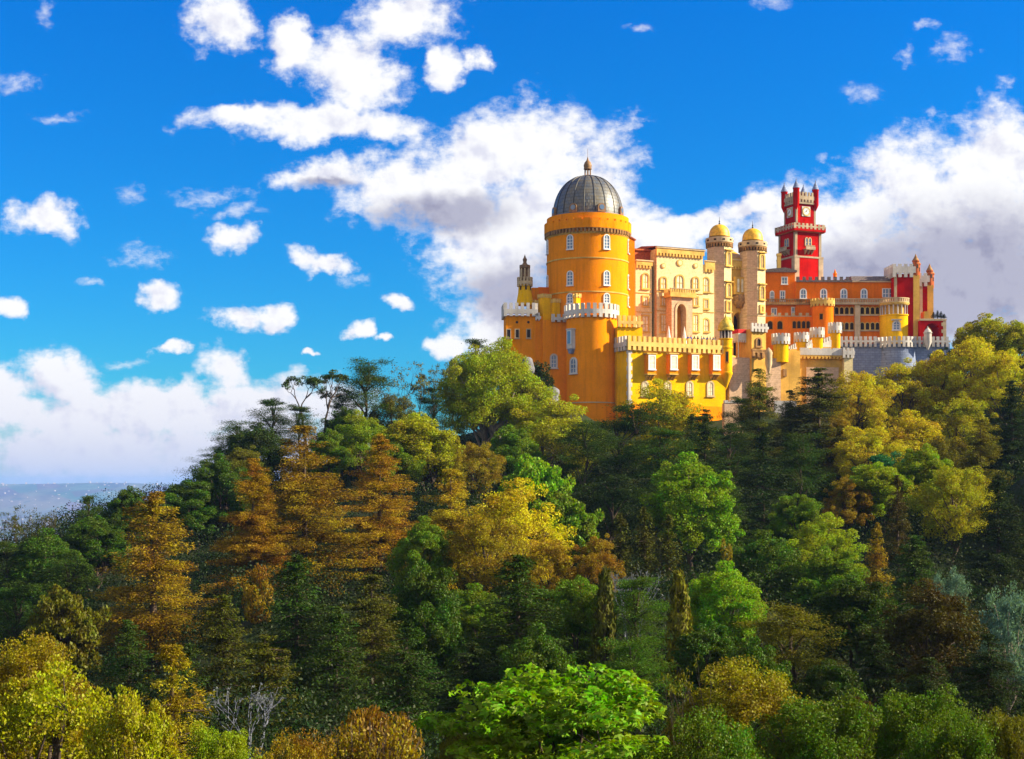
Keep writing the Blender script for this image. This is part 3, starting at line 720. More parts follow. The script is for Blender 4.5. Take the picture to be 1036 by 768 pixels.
for du in (-0.6, 0.2, 0.8):
    window(ob, fg, uc + du, zo + 1.3, fg.z_at(748, 283), 0.42, True, 'gold_trim', 'cream_blind_glare', 0.1, v=-0.8, proud=0.08, bars=(0, 0), sill=False)

# --- red clock tower
f0 = FRp(804.5, 252, 23)
wr = f0.u_at(830.5); wl = 5.1
root = empty('clock_tower', f0.p(wr / 2, wl / 2, 26), 'tall red clock tower with four pointed corner turrets', 'tower')
z = lambda py: f0.z_at(804.5, py)
fl = f0.turned(0, 0, -90); frr = f0.turned(wr, 0, 90)
MB().box(f0, 0, wr, 0, wl, 24, z(232)).build('lower_shaft', M['red'], root)
MB().box(f0, -0.25, wr + 0.25, -0.25, wl + 0.25, 24, z(260.5)).build('base', M['red'], root)
MB().box(f0, -0.35, wr + 0.35, -0.35, wl + 0.35, z(260.4), z(258.6)).build('string_course', M['weathered'], root)
for (uu, vv) in ((0, 0), (wr, 0), (0, wl), (wr, wl)):
    su, sv = (1 if uu == 0 else -1), (1 if vv == 0 else -1)
    for (zA, zB, e, wd) in ((24, z(260.5), 0.31, 0.68), (z(258.5), z(234), 0.07, 0.42), (z(225), z(207), 0.05 - 0.7, 0.3)):
        x0, x1 = sorted((uu - su * e, uu + su * (wd if e > 0 else wd + 0.7))); y0, y1 = sorted((vv - sv * e, vv + sv * (wd if e > 0 else wd + 0.7)))
        MB().box(f0, x0, x1, y0, y1, zA, zB).build('corner_pilaster', M['weathered'], root)
def wrap_battlement(e, zb, zs, zt, mat, pitch, corbel, name='battlement'):
    battlement(root, f0, -e, wr + e, zb, zs, zt, mat, -e, -e + 0.25, pitch, 0.55, corbel, name)
    battlement(root, fl, -wl - e + 0.26, e - 0.26, zb, zs, zt, mat, -e, -e + 0.25, pitch, 0.55, corbel, name)
    battlement(root, frr, -e + 0.26, wl + e - 0.26, zb, zs, zt, mat, -e, -e + 0.25, pitch, 0.55, corbel, name)
MB().box(f0, -0.5, wr + 0.5, -0.5, wl + 0.5, z(234.2), z(233.5)).build('gallery_floor', M['russet'], root)
wrap_battlement(0.62, z(233.4), z(228.3), z(226.3), M['red'], 0.7, 0.0, 'parapet')
wrap_battlement(0.66, z(229.6), z(228.0), z(225.8), M['weathered'], 0.9, 0.3, 'battlement')
i_ = 0.68
MB().box(f0, i_, wr - i_, i_, wl - i_, z(232), z(203.5)).build('upper_shaft', M['red'], root)
fu = Fr(*f0.p(i_, i_, 0)[:2], f0.th); wu, lu = wr - 2 * i_, wl - 2 * i_
fu_l = fu.turned(0, 0, -90); fu_r = fu.turned(wu, 0, 90)
MB().box(fu, -0.3, wu + 0.3, -0.3, lu + 0.3, z(204.8), z(203.2)).build('cornice', M['weathered'], root)
for ff, a, b in ((fu, -0.3, wu + 0.3), (fu_l, -lu - 0.04, 0.04), (fu_r, -0.04, lu + 0.04)):
    battlement(root, ff, a, b, z(200.5), z(196.8), z(192.8), M['weathered'], -0.34, -0.08, 0.72, 0.55, 0.45)
for (uu, vv) in ((0, 0), (wu, 0), (0, lu), (wu, lu)):
    x, y, _ = fu.p(uu, vv, 0)
    tu = MB().lathe(x, y, [(0.08, z(211)), (0.3, z(208.5)), (0.56, z(205)), (0.56, z(190.5)), (0.62, z(190)), (0.62, z(189.3))], 16).build('corner_turret', M['red'], root, True)
    MB().lathe(x, y, [(0.66, z(189.2)), (0.6, z(188.6)), (0.32, z(184.5)), (0.09, z(181.8)), (0.07, z(180.4)), (0.02, z(178.8))], 16).build('cone_roof', M['grey'], tu, True)
def clockface(ff, u, zc, s):
    fc_ = MB().box(ff, u - s, u + s, -0.12, 0.02, zc - s, zc + s).build('clock', M['white'], root)
    n = 28
    MB().prism(ff, [(u + s * 0.86 * math.cos(2 * PI * i / n), zc + s * 0.86 * math.sin(2 * PI * i / n)) for i in range(n)], -0.16, -0.115).build('dial', M['frame'], fc_)
    ringp = MB()
    A_ = [ff.p(u + s * q * math.cos(2 * PI * i / n), -0.2, zc + s * q * math.sin(2 * PI * i / n)) for q in (0.92, 0.74) for i in range(n)]
    ringp.add(A_, [(i, (i + 1) % n, n + (i + 1) % n, n + i) for i in range(n)])
    ringp.build('ring', M['gold_trim'], fc_)
    for hh in range(12):
        a = 2 * PI * hh / 12
        ca, sa = math.cos(a), math.sin(a)
        pts = [(u + s * (rr * ca - tt_ * sa), zc + s * (rr * sa + tt_ * ca)) for rr, tt_ in ((0.62, -0.035), (0.73, -0.035), (0.73, 0.035), (0.62, 0.035))]
        MB().prism(ff, pts, -0.2, -0.155).build('hour_mark', M['iron'], fc_)
    for ang, ln_, wd in ((R(62), 0.42, 0.06), (R(205), 0.62, 0.045)):
        ca, sa = math.cos(ang), math.sin(ang)
        MB().prism(ff, [(u + s * (rr * ca - tt_ * sa), zc + s * (rr * sa + tt_ * ca)) for rr, tt_ in ((-0.12, -wd), (ln_, -wd * 0.4), (ln_, wd * 0.4), (-0.12, wd))], -0.24, -0.2).build('hand', M['iron'], fc_)
clockface(fu, wu / 2, z(212.2), 0.88)
clockface(fu_l, -lu / 2, z(212.2), 0.88)
clockface(fu_r, lu / 2, z(212.2), 0.88)
for ff, uc in ((f0, wr / 2), (fl, -wl / 2)):
    zz = z(247.8)
    for du in (-0.34, 0.34): window(root, ff, uc + du, zz + 0.05, z(240), 0.42, True, 'trim', 'glass', 0.16, proud=0.12, bars=(0, 1), sill=False, pointed=0.5)
    bl = MB().box(ff, uc - 1.0, uc + 1.0, -0.85, 0.02, z(252.2), z(251.2)).build('balcony', M['weathered'], root)
    MB().strip(ff.p, crenel_cols(2.0, z(251.1), z(249.4), z(247.8), 0.25, 0.55, 0, uc - 1.0), -0.85, -0.7).build('balustrade', M['weathered'], bl)
    for du in (-0.7, 0, 0.7): MB().prism(ff.turned(uc + du, 0, -90), [(0, z(252.3)), (0.75, z(252.3)), (0.6, z(253.6)), (0, z(256.5))], -0.1, 0.1).build('bracket', M['weathered'], bl)
# bell frame on the roof
x, y, _ = fu.p(wu * 0.35, lu * 0.5, 0)
fb_ = Fr(x, y, f0.th)
MB().box(fu, 0, wu, 0, lu, z(203.4), z(202)).build('roof', M['grey'], root)
bf = MB().lathe(x, y, [(0.04, z(202)), (0.04, z(180))], 6).build('bell_frame', M['iron'], root)
MB().lathe(x, y, [(0.4, z(188)), (0.3, z(187)), (0.25, z(185.5)), (0.08, z(184.5))], 12).build('bell', M['iron'], bf, True)
for sx_ in (-0.6, 0.6): MB().tube([fb_.p(sx_, 0, z(202)), fb_.p(sx_ * 0.5, 0, z(190)), fb_.p(0, 0, z(183.5))], [0.05] * 3, 5).build('strut', M['iron'], bf)

# --- long orange wing
fo = FRp(772, 249, 1.0)
uo = lambda px: fo.u_at(px)
zo_ = lambda py: fo.z_at(840, py)
Lo = uo(908)
root = empty('orange_wing', fo.p(Lo / 2, 5, 24), 'long orange wing with arcaded storeys, a balcony and a round end bastion', 'building')
MB().box(fo, 0, uo(805), 0.6, 9, 20, zo_(275)).build('tall_end', M['orange'], root)
MB().prism(fo, [(-0.2, zo_(275.2)), (uo(805) + 0.3, zo_(275.2)), (uo(805) + 0.3, zo_(273.4)), (uo(795), zo_(270.5)), (uo(783), zo_(271.5)), (-0.2, zo_(273))], 0.2, 9.2).build('roof', M['slate'], root)
MB().box(fo, uo(805) + 0.01, Lo, 0, 9, 20, zo_(284.5)).build('wall', M['orange'], root)
battlement(root, fo, uo(805.5), uo(862), zo_(285.5), zo_(283.6), zo_(280.2), M['slate'], -0.3, 0.0, 1.15, 0.5, 0.0)
# mansard over the right half
MB().prism(fo.turned(0, 0, -90), [(-8.5, zo_(284.4)), (-8, zo_(278)), (-1.0, zo_(278.6)), (0.12, zo_(284.3))], uo(862), Lo - 0.4).build('mansard_roof', M['slate'], root)
MB().box(fo, uo(862), Lo - 0.4, -0.28, 0.0, zo_(285.6), zo_(284.4)).build('cornice', M['trim'], root)
x, y, _ = fo.p(uo(846.2), 1.0, 0)
MB().lathe(x, y, [(0.32, zo_(284)), (0.32, zo_(277)), (0.42, zo_(276.4)), (0.2, zo_(275)), (0.12, zo_(273)), (0.03, zo_(271.5))], 8).build('chimney', M['orange'], root)
for px in (792.3, 788.8):
    pass
x, y, _ = fo.p(uo(789.8), 1.5, 0)
MB().box(Fr(x, y, fo.th), -0.32, 0.32, -0.3, 0.3, zo_(275), zo_(258)).box(Fr(x, y, fo.th), -0.4, 0.4, -0.38, 0.38, zo_(257.9), zo_(255.4)).build('chimney', M['gold_trim'], root)
for px in (812.6, 833.2, 853.6, 874): win_px(root, fo, px, 293, 301.6, 4.8, t=0.2, proud=0.12, bars=(1, 1))
for px in (895.8, 902.4): win_px(root, fo, px, 292.6, 300.6, 5.2, arched=False, t=0.14, proud=0.1, bars=(1, 1), sill=False)
f6 = fo.off(0.6)
win_px(root, f6, 793.6, 281, 287, 4.8, arched=False, t=0.16, bars=(1, 1)); win_px(root, f6, 791.6, 295, 304, 3.6, arched=False, t=0.16, bars=(1, 1)); win_px(root, f6, 781, 295, 304, 3.0, t=0.14, bars=(1, 1))
win_px(root, f6, 783, 312.5, 318.5, 4.0, arched=False, t=0.16, bars=(1, 0)); win_px(root, f6, 803.5, 311.5, 319, 4.4, arched=False, t=0.16, bars=(1, 1))
for px in (803.5, 808.2, 813, 817.6): win_px(root, f6, px, 325, 332, 3.2, frame='ochre', pane='dark', t=0.1, proud=0.08, bars=(0, 0), sill=False)
win_px(root, f6, 778, 325, 333, 6, frame='ochre', pane='dark', t=0.1, proud=0.08, bars=(0, 0), sill=False); win_px(root, f6, 789, 325, 333, 5, frame='ochre', pane='dark', t=0.1, proud=0.08, bars=(0, 0), sill=False)
# stepped lower front on the left with a toothed edge
MB().box(fo, 0, uo(822), -0.8, 0.58, 20, zo_(321)).build('lower_front', M['orange'], root)
battlement(root, fo, 0.05, uo(821.5), zo_(320.9), zo_(320), zo_(317.2), M['trim'], -0.8, -0.55, 1.3, 0.42, 0.0)
f8 = fo.off(-0.8)
for px in (803.5, 808.2, 813, 817.6): win_px(root, f8, px, 325, 332.2, 3.3, frame='ochre', pane='dark', t=0.1, proud=0.08, bars=(0, 0), sill=False)
for px in (779, 789): win_px(root, f8, px, 325, 333, 5, frame='ochre', pane='dark', t=0.12, proud=0.08, bars=(0, 0), sill=False)
def balcony(u0, u1, v, mat, pb=308.6, pt_=302.6):
    b = MB().box(fo, u0, u1, v - 0.9, v, zo_(pb), zo_(pb - 1.6)).build('balcony', mat, root)
    MB().strip(fo.p, crenel_cols(u1 - u0, zo_(pb - 1.7), zo_(pb - 1.7) + 0.12, zo_(pt_ + 0.8), 0.3, 0.5, 0, u0), v - 0.88, v - 0.74).build('balustrade', mat, b)
    MB().box(fo, u0, u1, v - 0.92, v - 0.7, zo_(pt_ + 0.75), zo_(pt_)).build('rail', mat, b)
balcony(0, uo(822), 0.55, M['brown']); balcony(uo(843), uo(893), -0.02, M['trim'])
# arcades
def arcade(pxs, p0, p1, wpx):
    for px in pxs: win_px(root, fo, px, p0, p1, wpx, frame='gold_trim', pane='dark', t=0.14, proud=0.14, bars=(0, 0), sill=False)
for (p0, p1) in ((311, 317.8), (326.6, 333.6)):
    arcade((846.3, 851.4, 856.6, 861.7), p0, p1, 3.6); arcade((872.3, 877.5, 882.7, 887.6), p0, p1, 3.6)
    MB().box(fo, uo(844), uo(863.5), -0.26, 0.02, zo_(p1 + 1.6), zo_(p1 + 0.5)).build('sill', M['trim'], root)
    MB().box(fo, uo(870), uo(890.5), -0.26, 0.02, zo_(p1 + 1.6), zo_(p1 + 0.5)).build('sill', M['trim'], root)
MB().box(fo, uo(864.2), uo(869.6), -0.5, 0.02, 20, zo_(308.7)).build('pier', M['trim'], root)
# left half-round bastion
k = Rnd(832.2, 248, 10.8)
bo = MB().lathe(k.x, k.y, [(k.r, 18), (k.r, k.zf(307))], 48).build('bastion', M['orange'], root, True)
ring_battlement(bo, (k.x, k.y), k.r + 0.25, k.zf(307.2), k.zf(303.5), k.zf(301.3), M['gold_trim'], 0.3, 0.7, 0.6, 0.35, 'battlement')
ff = k.fr_at(831); window(bo, ff, 0, k.zf(323), k.zf(317.6), 0.5, False, 'ochre', 'dark', 0.1, bars=(0, 0), sill=False)
# right round bastion with a columned gallery
k = Rnd(904.6, 249, 14.4)
z = k.zf
bo = MB().lathe(k.x, k.y, [(k.r, 18), (k.r, z(319)), (k.r + 0.12, z(318.6)), (k.r + 0.12, z(317.6)), (k.r, z(317.4))], 56).build('bastion', M['yellow'], root, True)
MB().lathe(k.x, k.y, [(k.r - 0.55, z(317.3)), (k.r - 0.55, z(307.5))], 40).build('gallery_wall', M['tan'], bo, True)
for j in range(20):
    a = 2 * PI * j / 20
    MB().lathe(k.x + (k.r - 0.15) * math.cos(a), k.y + (k.r - 0.15) * math.sin(a), [(0.16, z(317.3)), (0.11, z(316.5)), (0.11, z(309)), (0.17, z(308))], 8).build('column', M['white'], bo, True)
MB().lathe(k.x, k.y, [(k.r - 0.6, z(307.9)), (k.r + 0.1, z(307.9)), (k.r + 0.25, z(306.5)), (k.r + 0.25, z(305.6)), (k.r - 0.6, z(305.6))], 56).build('gallery_roof', M['gold_trim'], bo, True)
ring_battlement(bo, (k.x, k.y), k.r + 0.2, z(305.5), z(304.6), z(301.8), M['trim'], 0.2, 0.45, 0.6, 0.0, 'balustrade')
MB().lathe(k.x, k.y, [(k.r - 0.05, z(301.7)), (k.r + 0.24, z(301.7)), (k.r + 0.24, z(300.8)), (k.r - 0.05, z(300.8))], 56, 0, False, False).build('rail', M['trim'], bo)
window(bo, k.fr_at(906.8), 0, z(333.2), z(325.6), 0.95, True, 'white', 'glass', 0.24, proud=0.16, hood=True)

# --- red towers at the far end
def red_tower(px0, px1, pxr, Y, ptop, label, tur, pbot, dep):
    f = FRp(px0, Y, 1.5)
    w = f.u_at(px1)
    root = empty('red_tower', f.p(w / 2, dep / 2, 22), label, 'tower', 'red square towers at the far end')
    z = lambda py: f.z_at(px0, py)
    MB().box(f, 0, w, 0, dep, 20, z(ptop + 10)).build('wall', M['red'], root)
    fr_ = f.turned(w, 0, 90); fl_ = f.turned(0, 0, -90)
    for ff, a, b in ((f, -0.3, w + 0.3), (fr_, 0.0, dep), (fl_, -dep, 0.0)):
        battlement(root, ff, a, b, z(ptop + 9), z(ptop + 2.6), z(ptop), M['white'], -0.34, -0.04, 0.9, 0.55, 0.75)
    MB().box(f, 0, 0.5, -0.06, 0.02, 20, z(ptop + 9)).build('corner_pilaster', M['trim'], root)
    ub = f.u_at(pxr)
    MB().box(f, w - 0.05, ub, -0.12, 0.9, 20, z(tur + 22)).build('buttress', M['tan'], root)
    for du, tt_ in ((0.0, tur), (0.55, tur + 2.5)):
        x, y, _ = f.p((w + ub) / 2 - 0.05 + du, 0.3 + du * 1.6, 0)
        r = 0.52
        t_ = MB().lathe(x, y, [(0.3, z(tt_ + 25)), (r, z(tt_ + 21)), (r, z(tt_ + 8.5)), (r + 0.1, z(tt_ + 8)), (r + 0.1, z(tt_ + 7))], 14).build('turret', M['russet'], root, True)
        MB().lathe(x, y, [(r + 0.08, z(tt_ + 6.9)), (r * 0.5, z(tt_ + 3.5)), (0.08, z(tt_ + 1)), (0.02, z(tt_))], 14).build('cone_roof', M['brown'], t_, True)
        for kk in range(4):
            a = kk * PI / 2 + 0.4
            ft_ = Fr(x + r * math.cos(a), y + r * math.sin(a), math.atan2(math.cos(a), -math.sin(a)))
            MB().box(ft_, -0.14, 0.14, -0.04, 0.05, z(tt_ + 15), z(tt_ + 11)).build('slit', M['dark'], t_)
    return root
red_tower(904.5, 924.2, 930.2, 247.5, 267.2, 'red square tower joined to the orange wing, white battlement on top', 256.4, 345, 5)
red_tower(930.5, 938.4, 944.2, 252, 276.5, 'red square tower standing farther back at the outer end of the palace', 266.4, 345, 5)
# low red terrace with planters
f = FRp(930.5, 246.5, 1.5)
w = f.u_at(957)
root = empty('red_terrace', f.p(w / 2, 2, 22), 'low red arched terrace wall at the outer end of the palace', 'wall')
z = lambda py: f.z_at(930.5, py)
ar = arch_pts(2.6, 20, z(327), True, 10)
uc = f.u_at(943)
MB().prism(f, [(0, 20), (0, z(324.5)), (w, z(324.5)), (w, 20)] + [(uc + a, zz) for a, zz in ar[1:]] + [(uc + ar[0][0], 20)], 0, 4).build('wall', M['red'], root)
MB().box(f, 0.0, w + 0.1, -0.12, 4.1, z(324.4), z(322.4)).build('coping', M['trim'], root)
zz = 24.0; pts = []
i = 0
while zz < z(325.5):
    pts += [(w - (0.5 if i % 2 else 0.8), zz), (w - (0.5 if i % 2 else 0.8), min(zz + 0.6, z(325)))]; zz += 0.6; i += 1
MB().prism(f, [(w + 0.05, 24.0)] + [(w + 0.05, pts[-1][1])] + pts[::-1], -0.08, 0.02).build('quoin', M['trim'], root)
MB().box(f, f.u_at(938), f.u_at(942.5), 1.5, 3.5, z(322.3), z(314)).build('planter_wall', M['tan'], root)

# --- grey battlemented retaining wall under the orange wing
fr2 = FRp(849.5, 241.5, 1.0)
z = lambda py: fr2.z_at(850, py)
w = fr2.u_at(961)
root = empty('retaining_wall', fr2.p(w / 2, 0, 10), 'blue grey stone rampart with pale battlement below the orange wing', 'wall')
MB().box(fr2, 0, w, 0, 4.5, 6, z(347.5)).build('wall', M['grey'], root)
k = Rnd(906, 243.5, 19.8)
MB().lathe(k.x, k.y, [(k.r + 0.9, 6), (k.r, k.zf(347.5)), ], 56).build('round_wall', M['grey'], root, True)
a_c = math.atan2(k.n0[1], k.n0[0])
battlement(root, fr2, 0, fr2.u_at(888.5), z(346.5), z(344.5), z(340.6), M['white'], -0.42, 0.0, 0.82, 0.56, 0.75)
battlement(root, fr2, fr2.u_at(924), w, z(346.5), z(344.5), z(340.6), M['white'], -0.42, 0.0, 0.82, 0.56, 0.75)
ring_battlement(root, (k.x, k.y), k.r + 0.42, k.zf(346.5), k.zf(344.5), k.zf(340.3), M['white'], 0.42, 0.82, 0.56, 0.75, 'battlement', a_c - 1.2, a_c + 1.2)
k = Rnd(938.6, 240.8, 3.7)
so = MB().lathe(k.x, k.y, [(0.1, k.z(354)), (k.r, k.z(347)), (k.r, k.z(337.5)), (k.r + 0.12, k.z(337)), (k.r + 0.12, k.z(336.2)), (k.r, k.z(336)), (k.r * 0.8, k.z(334.2)), (k.r * 0.45, k.z(332.8)), (0.12, k.z(332)), (0.1, k.z(331)), (0.02, k.z(330))], 24).build('sentry_box', M['white'], root, True)

# --- gatehouse group on the slope
fh = FRp(808.7, 226, 8)
z = lambda py: fh.z_at(830, py)
wh = fh.u_at(862)
root = empty('gatehouse', fh.p(wh / 2, 4, 8), 'tan gatehouse with white battlements and a cluster of round turrets', 'building')
MB().box(fh, 0, wh - 1.5, 0.25, 8, 4, z(362)).build('wall', M['tan'], root)
battlement(root, fh, 0, wh - 1.5, z(359.5), z(353.5), z(352.3), M['white'], -0.4, 0.0, 2.0, 0.82, 0.0)
MB().strip(fh.p, crenel_cols(wh - 1.5, z(361), z(359.6), z(359.6), 0.6, 0.5, 0.35, 0), -0.36, 0.28).build('corbel_table', M['tan'], root)
MB().box(fh, 1.2, wh - 2.2, 0.1, 0.27, 4, z(371.5)).build('panel', M['rose'], root)
MB().box(fh, wh - 1.5, wh - 0.05, -0.5, 4, 4, z(357.5)).build('buttress', M['cream'], root)
battlement(root, fh, wh - 1.75, wh + 0.2, z(359), z(355), z(351.8), M['white'], -0.75, -0.45, 0.65, 0.55, 0.5)
battlement(root, fh.turned(wh, 0, 90), -0.44, 3.8, z(359), z(355), z(351.8), M['white'], -0.2, 0.1, 0.65, 0.55, 0.5)
# angled yellow flank
fk = FRp(781.8, 222.5, 12)
MB().box(fk, 0, fk.u_at(809.5), 0, 8, 4, fk.z_at(795, 354.5)).build('flank_wall', M['tan'], root)
MB().box(fk, fk.u_at(790), fk.u_at(797.5), -0.35, 0.02, fk.z_at(794, 364.5), fk.z_at(794, 362.8)).build('ledge', M['brown'], root)
MB().box(fk, fk.u_at(792), fk.u_at(795.5), -0.25, 0.02, fk.z_at(794, 381), fk.z_at(794, 373.5)).build('niche', M['brown'], root)
for (px, Y, rpx, top, mid, bot) in ((789.9, 222.5, 7.6, 337, 346.5, 366), (810.8, 229, 6.0, 336, 344.5, 366), (826.6, 232.5, 5.9, 331, 340, 366), (844.6, 236.5, 5.4, 326, 335.5, 366)):
    k = Rnd(px, Y, rpx)
    cyl_turret(root, k.x, k.y, k.r, k.zf(bot), k.zf(mid - 1.5), k.zf(top), M['yellow'], M['white'], 0.62, 0.22, corbel=0.45)
# stepped battlement that climbs between the turrets
for (p0, p1, Y, pt_, pb) in ((798, 806, 224.5, 348, 353), (816, 822, 228, 344.5, 352), (831, 841, 233, 341, 351)):
    fz = FRp(p0, Y, 22); uu = fz.u_at(p1)
    MB().box(fz, 0, uu, 0, 0.8, 10, fz.z_at(p0, pb)).build('stepped_wall', M['tan'], root)
    n = 4
    cols = []
    for i in range(n):
        a, b = uu * i / n, uu * (i + 1) / n; zt_ = fz.z_at(p0, pt_ + 2.5 - i * 1.1)
        cols += [(a, a + (b - a) * 0.6, fz.z_at(p0, pb) + 0.003, zt_), (a + (b - a) * 0.6, b, fz.z_at(p0, pb) + 0.003, zt_ - 0.55)]
    MB().strip(fz.p, cols, -0.05, 0.4).build('battlement', M['white'], root)
# guard tower beside it
fq = FRp(760.4, 220, TH)
wq = fq.u_at(775)
root = empty('guard_tower', fq.p(wq / 2, 2, 10), 'small tan guard tower with white battlement and one niche window', 'tower')
z = lambda py: fq.z_at(767, py)
MB().box(fq, 0, wq, 0, 4.4, 8, z(333)).build('wall', M['tan'], root)
battlement(root, fq, -0.25, wq + 0.25, z(333), z(330.5), z(327.3), M['white'], -0.4, -0.05, 0.7, 0.6, 0.45)
battlement(root, fq.turned(wq, 0, 90), -0.05, 4.6, z(333), z(330.5), z(327.3), M['white'], -0.25, 0.05, 0.7, 0.6, 0.45)
MB().box(fq, -0.1, wq + 0.1, -0.35, 0.02, z(355.2), z(353.6)).build('string_course', M['brown'], root)
MB().strip(fq.p, crenel_cols(wq, z(357), z(355.3), z(355.3), 0.8, 0.5, 0.8, 0), -0.3, 0.02).build('corbel_table', M['brown'], root)
win_px(root, fq, 767.3, 343, 350, 3.2, frame='brown', pane='dark', t=0.25, proud=0.16, bars=(0, 0))
k = Rnd(777.6, 219.5, 3.6)
so = MB().lathe(k.x, k.y, [(0.15, k.z(378)), (k.r, k.z(368)), (k.r, k.z(360)), (k.r + 0.08, k.z(357)), (k.r * 0.8, k.z(354.4)), (k.r * 0.4, k.z(352.8)), (0.03, k.z(351.5))], 20).build('sentry_box', M['trim'], root, True)
# lower tan rampart between pavilion and guard tower
fz = FRp(738, 219.5, 16)
lo = MB().box(fz, 0, fz.u_at(790), 0, 6, 4, fz.z_at(760, 362)).build('rampart', M['rose'])
tag(lo, 'weathered rose stone rampart between the yellow pavilion and the gatehouse', 'wall')
# red and white canopy
fa = FRp(747, 220.8, TH)
wa = fa.u_at(760.2)
root = empty('canopy', fa.p(wa / 2, 1, 18), 'red topped white canopy on a pole beside the small guard tower', 'canopy')
MB().box(fa, 0, wa, 0, 2.2, fa.z_at(753, 337.3), fa.z_at(753, 333.2)).build('canopy_top', M['redcanvas'], root)
MB().strip(fa.p, crenel_cols(wa, fa.z_at(753, 344.5), fa.z_at(753, 337.4), fa.z_at(753, 337.4), 0.42, 0.6, 0.3, 0), 0.0, 0.05).build('valance', M['canvas'], root)
MB().strip(fa.turned(0, 0, -90).p, crenel_cols(2.15, fa.z_at(753, 344.5), fa.z_at(753, 337.4), fa.z_at(753, 337.4), 0.42, 0.6, 0.3, -2.15), 0.0, 0.05).build('valance', M['canvas'], root)
for u_, v_ in ((wa * 0.62, 0.15), (0.12, 0.2), (0.12, 2.0), (wa * 0.62, 2.0)):
    x, y, _ = fa.p(u_, v_, 0); MB().lathe(x, y, [(0.06, fa.z_at(753, 366)), (0.06, fa.z_at(753, 337.2))], 8).build('pole', M['frame'], root)
# low walls at the foot
f = FRp(733, 211, 12); w = f.u_at(752)
o = MB().box(f, 0, w, 0, 1.0, 4, f.z_at(740, 408)); ob = o.build('garden_wall', M['rose']); tag(ob, 'low rose stone wall with white coping at the pavilion foot', 'wall')
battlement(ob, f, 0, w, f.z_at(740, 407.9), f.z_at(740, 406.5), f.z_at(740, 405), M['white'], -0.06, 0.5, 0.9, 0.6, 0.0, 'coping')
f = FRp(784, 205, 5); w = f.u_at(806)
ob = MB().box(f, 0, w, 0, 0.6, f.z_at(790, 421), f.z_at(790, 405.5)).build('garden_wall', M['white']); tag(ob, 'white rendered wall showing between two dark conifers below the gatehouse', 'wall')
# --- terrace life: folded parasols, people, planters
def parasol(px, label, Y=220.5):
    x = (px - CX) / F * Y
    root = empty('parasol', (x, Y, tz0), label, 'parasol', 'folded parasols on the terrace')
    MB().lathe(x, Y, [(0.05, tz0), (0.05, tz0 + 3.4)], 8).build('pole', M['iron'], root)
    MB().lathe(x, Y, [(0.42, tz0 + 0.9), (0.44, tz0 + 1.1), (0.3, tz0 + 2.0), (0.16, tz0 + 3.0), (0.05, tz0 + 3.6), (0.02, tz0 + 3.75)], 10).build('canopy', M['canvas'], root, True)
parasol(676.5, 'folded white parasol in front of the portal, nearer the round tower')
parasol(692.3, 'folded white parasol in front of the portal arch opening', 221.5)
def person_mesh():
    me = bpy.data.meshes.new('person')
    V = [(0, 0, 0.95), (0, 0, 1.2), (0, 0, 1.42), (0, 0, 1.52), (0, -0.01, 1.66), (0, 0, 1.75), (0.1, 0, 0.9), (0.11, -0.02, 0.5), (0.12, 0.02, 0.08), (0.13, -0.12, 0.04), (-0.1, 0, 0.9), (-0.11, -0.03, 0.5), (-0.12, 0.02, 0.08), (-0.13, -0.12, 0.04),
         (0.19, 0, 1.4), (0.26, 0.03, 1.14), (0.22, -0.12, 0.95), (-0.19, 0, 1.4), (-0.26, 0.03, 1.14), (-0.22, -0.12, 0.95)]
    E = [(0, 1), (1, 2), (2, 3), (3, 4), (4, 5), (0, 6), (6, 7), (7, 8), (8, 9), (0, 10), (10, 11), (11, 12), (12, 13), (2, 14), (14, 15), (15, 16), (2, 17), (17, 18), (18, 19)]
    rad = [.15, .13, .15, .06, .1, .08, .1, .065, .045, .04, .1, .065, .045, .04, .07, .05, .035, .07, .05, .035]
    me.from_pydata(V, E, []); o = bpy.data.objects.new('person', me); COL.objects.link(o)
    mo = o.modifiers.new('Skin', 'SKIN')
    for i, r in enumerate(rad): me.skin_vertices[0].data[i].radius = (r, r * 0.8); me.skin_vertices[0].data[i].use_root = (i == 0)
    o.modifiers.new('Sub', 'SUBSURF').levels = 1
    dg = bpy.context.evaluated_depsgraph_get(); m2 = bpy.data.meshes.new_from_object(o.evaluated_get(dg))
    bpy.data.objects.remove(o); m2.name = 'person'; return m2
mcl, h = newmat('clothing')
oi = h.n('ShaderNodeObjectInfo').outputs['Color']; tcz = h.n('ShaderNodeSeparateXYZ', [h.n('ShaderNodeTexCoord').outputs['Object']]).outputs[2]
cl = h.mix(h.m('GREATER_THAN', tcz, 0.95), (0.03, 0.035, 0.06, 1), oi); cl = h.mix(h.m('GREATER_THAN', tcz, 1.5), cl, (0.35, 0.2, 0.14, 1)); cl = h.mix(h.m('GREATER_THAN', tcz, 1.69), cl, (0.03, 0.02, 0.015, 1))
finish(h, cl, 0.9)
pm = person_mesh(); pm.materials.append(mcl)
prn = random.Random(3)
ppl = [(696, (0.03, 0.05, 0.2)), (699, (0.05, 0.06, 0.25)), (702.5, (0.02, 0.02, 0.05)), (706, (0.06, 0.05, 0.08)), (709.5, (0.15, 0.2, 0.45)), (712, (0.3, 0.35, 0.5)), (715.5, (0.06, 0.08, 0.3)), (718.5, (0.25, 0.3, 0.5)), (721.5, (0.1, 0.14, 0.4)), (724, (0.4, 0.42, 0.5))]
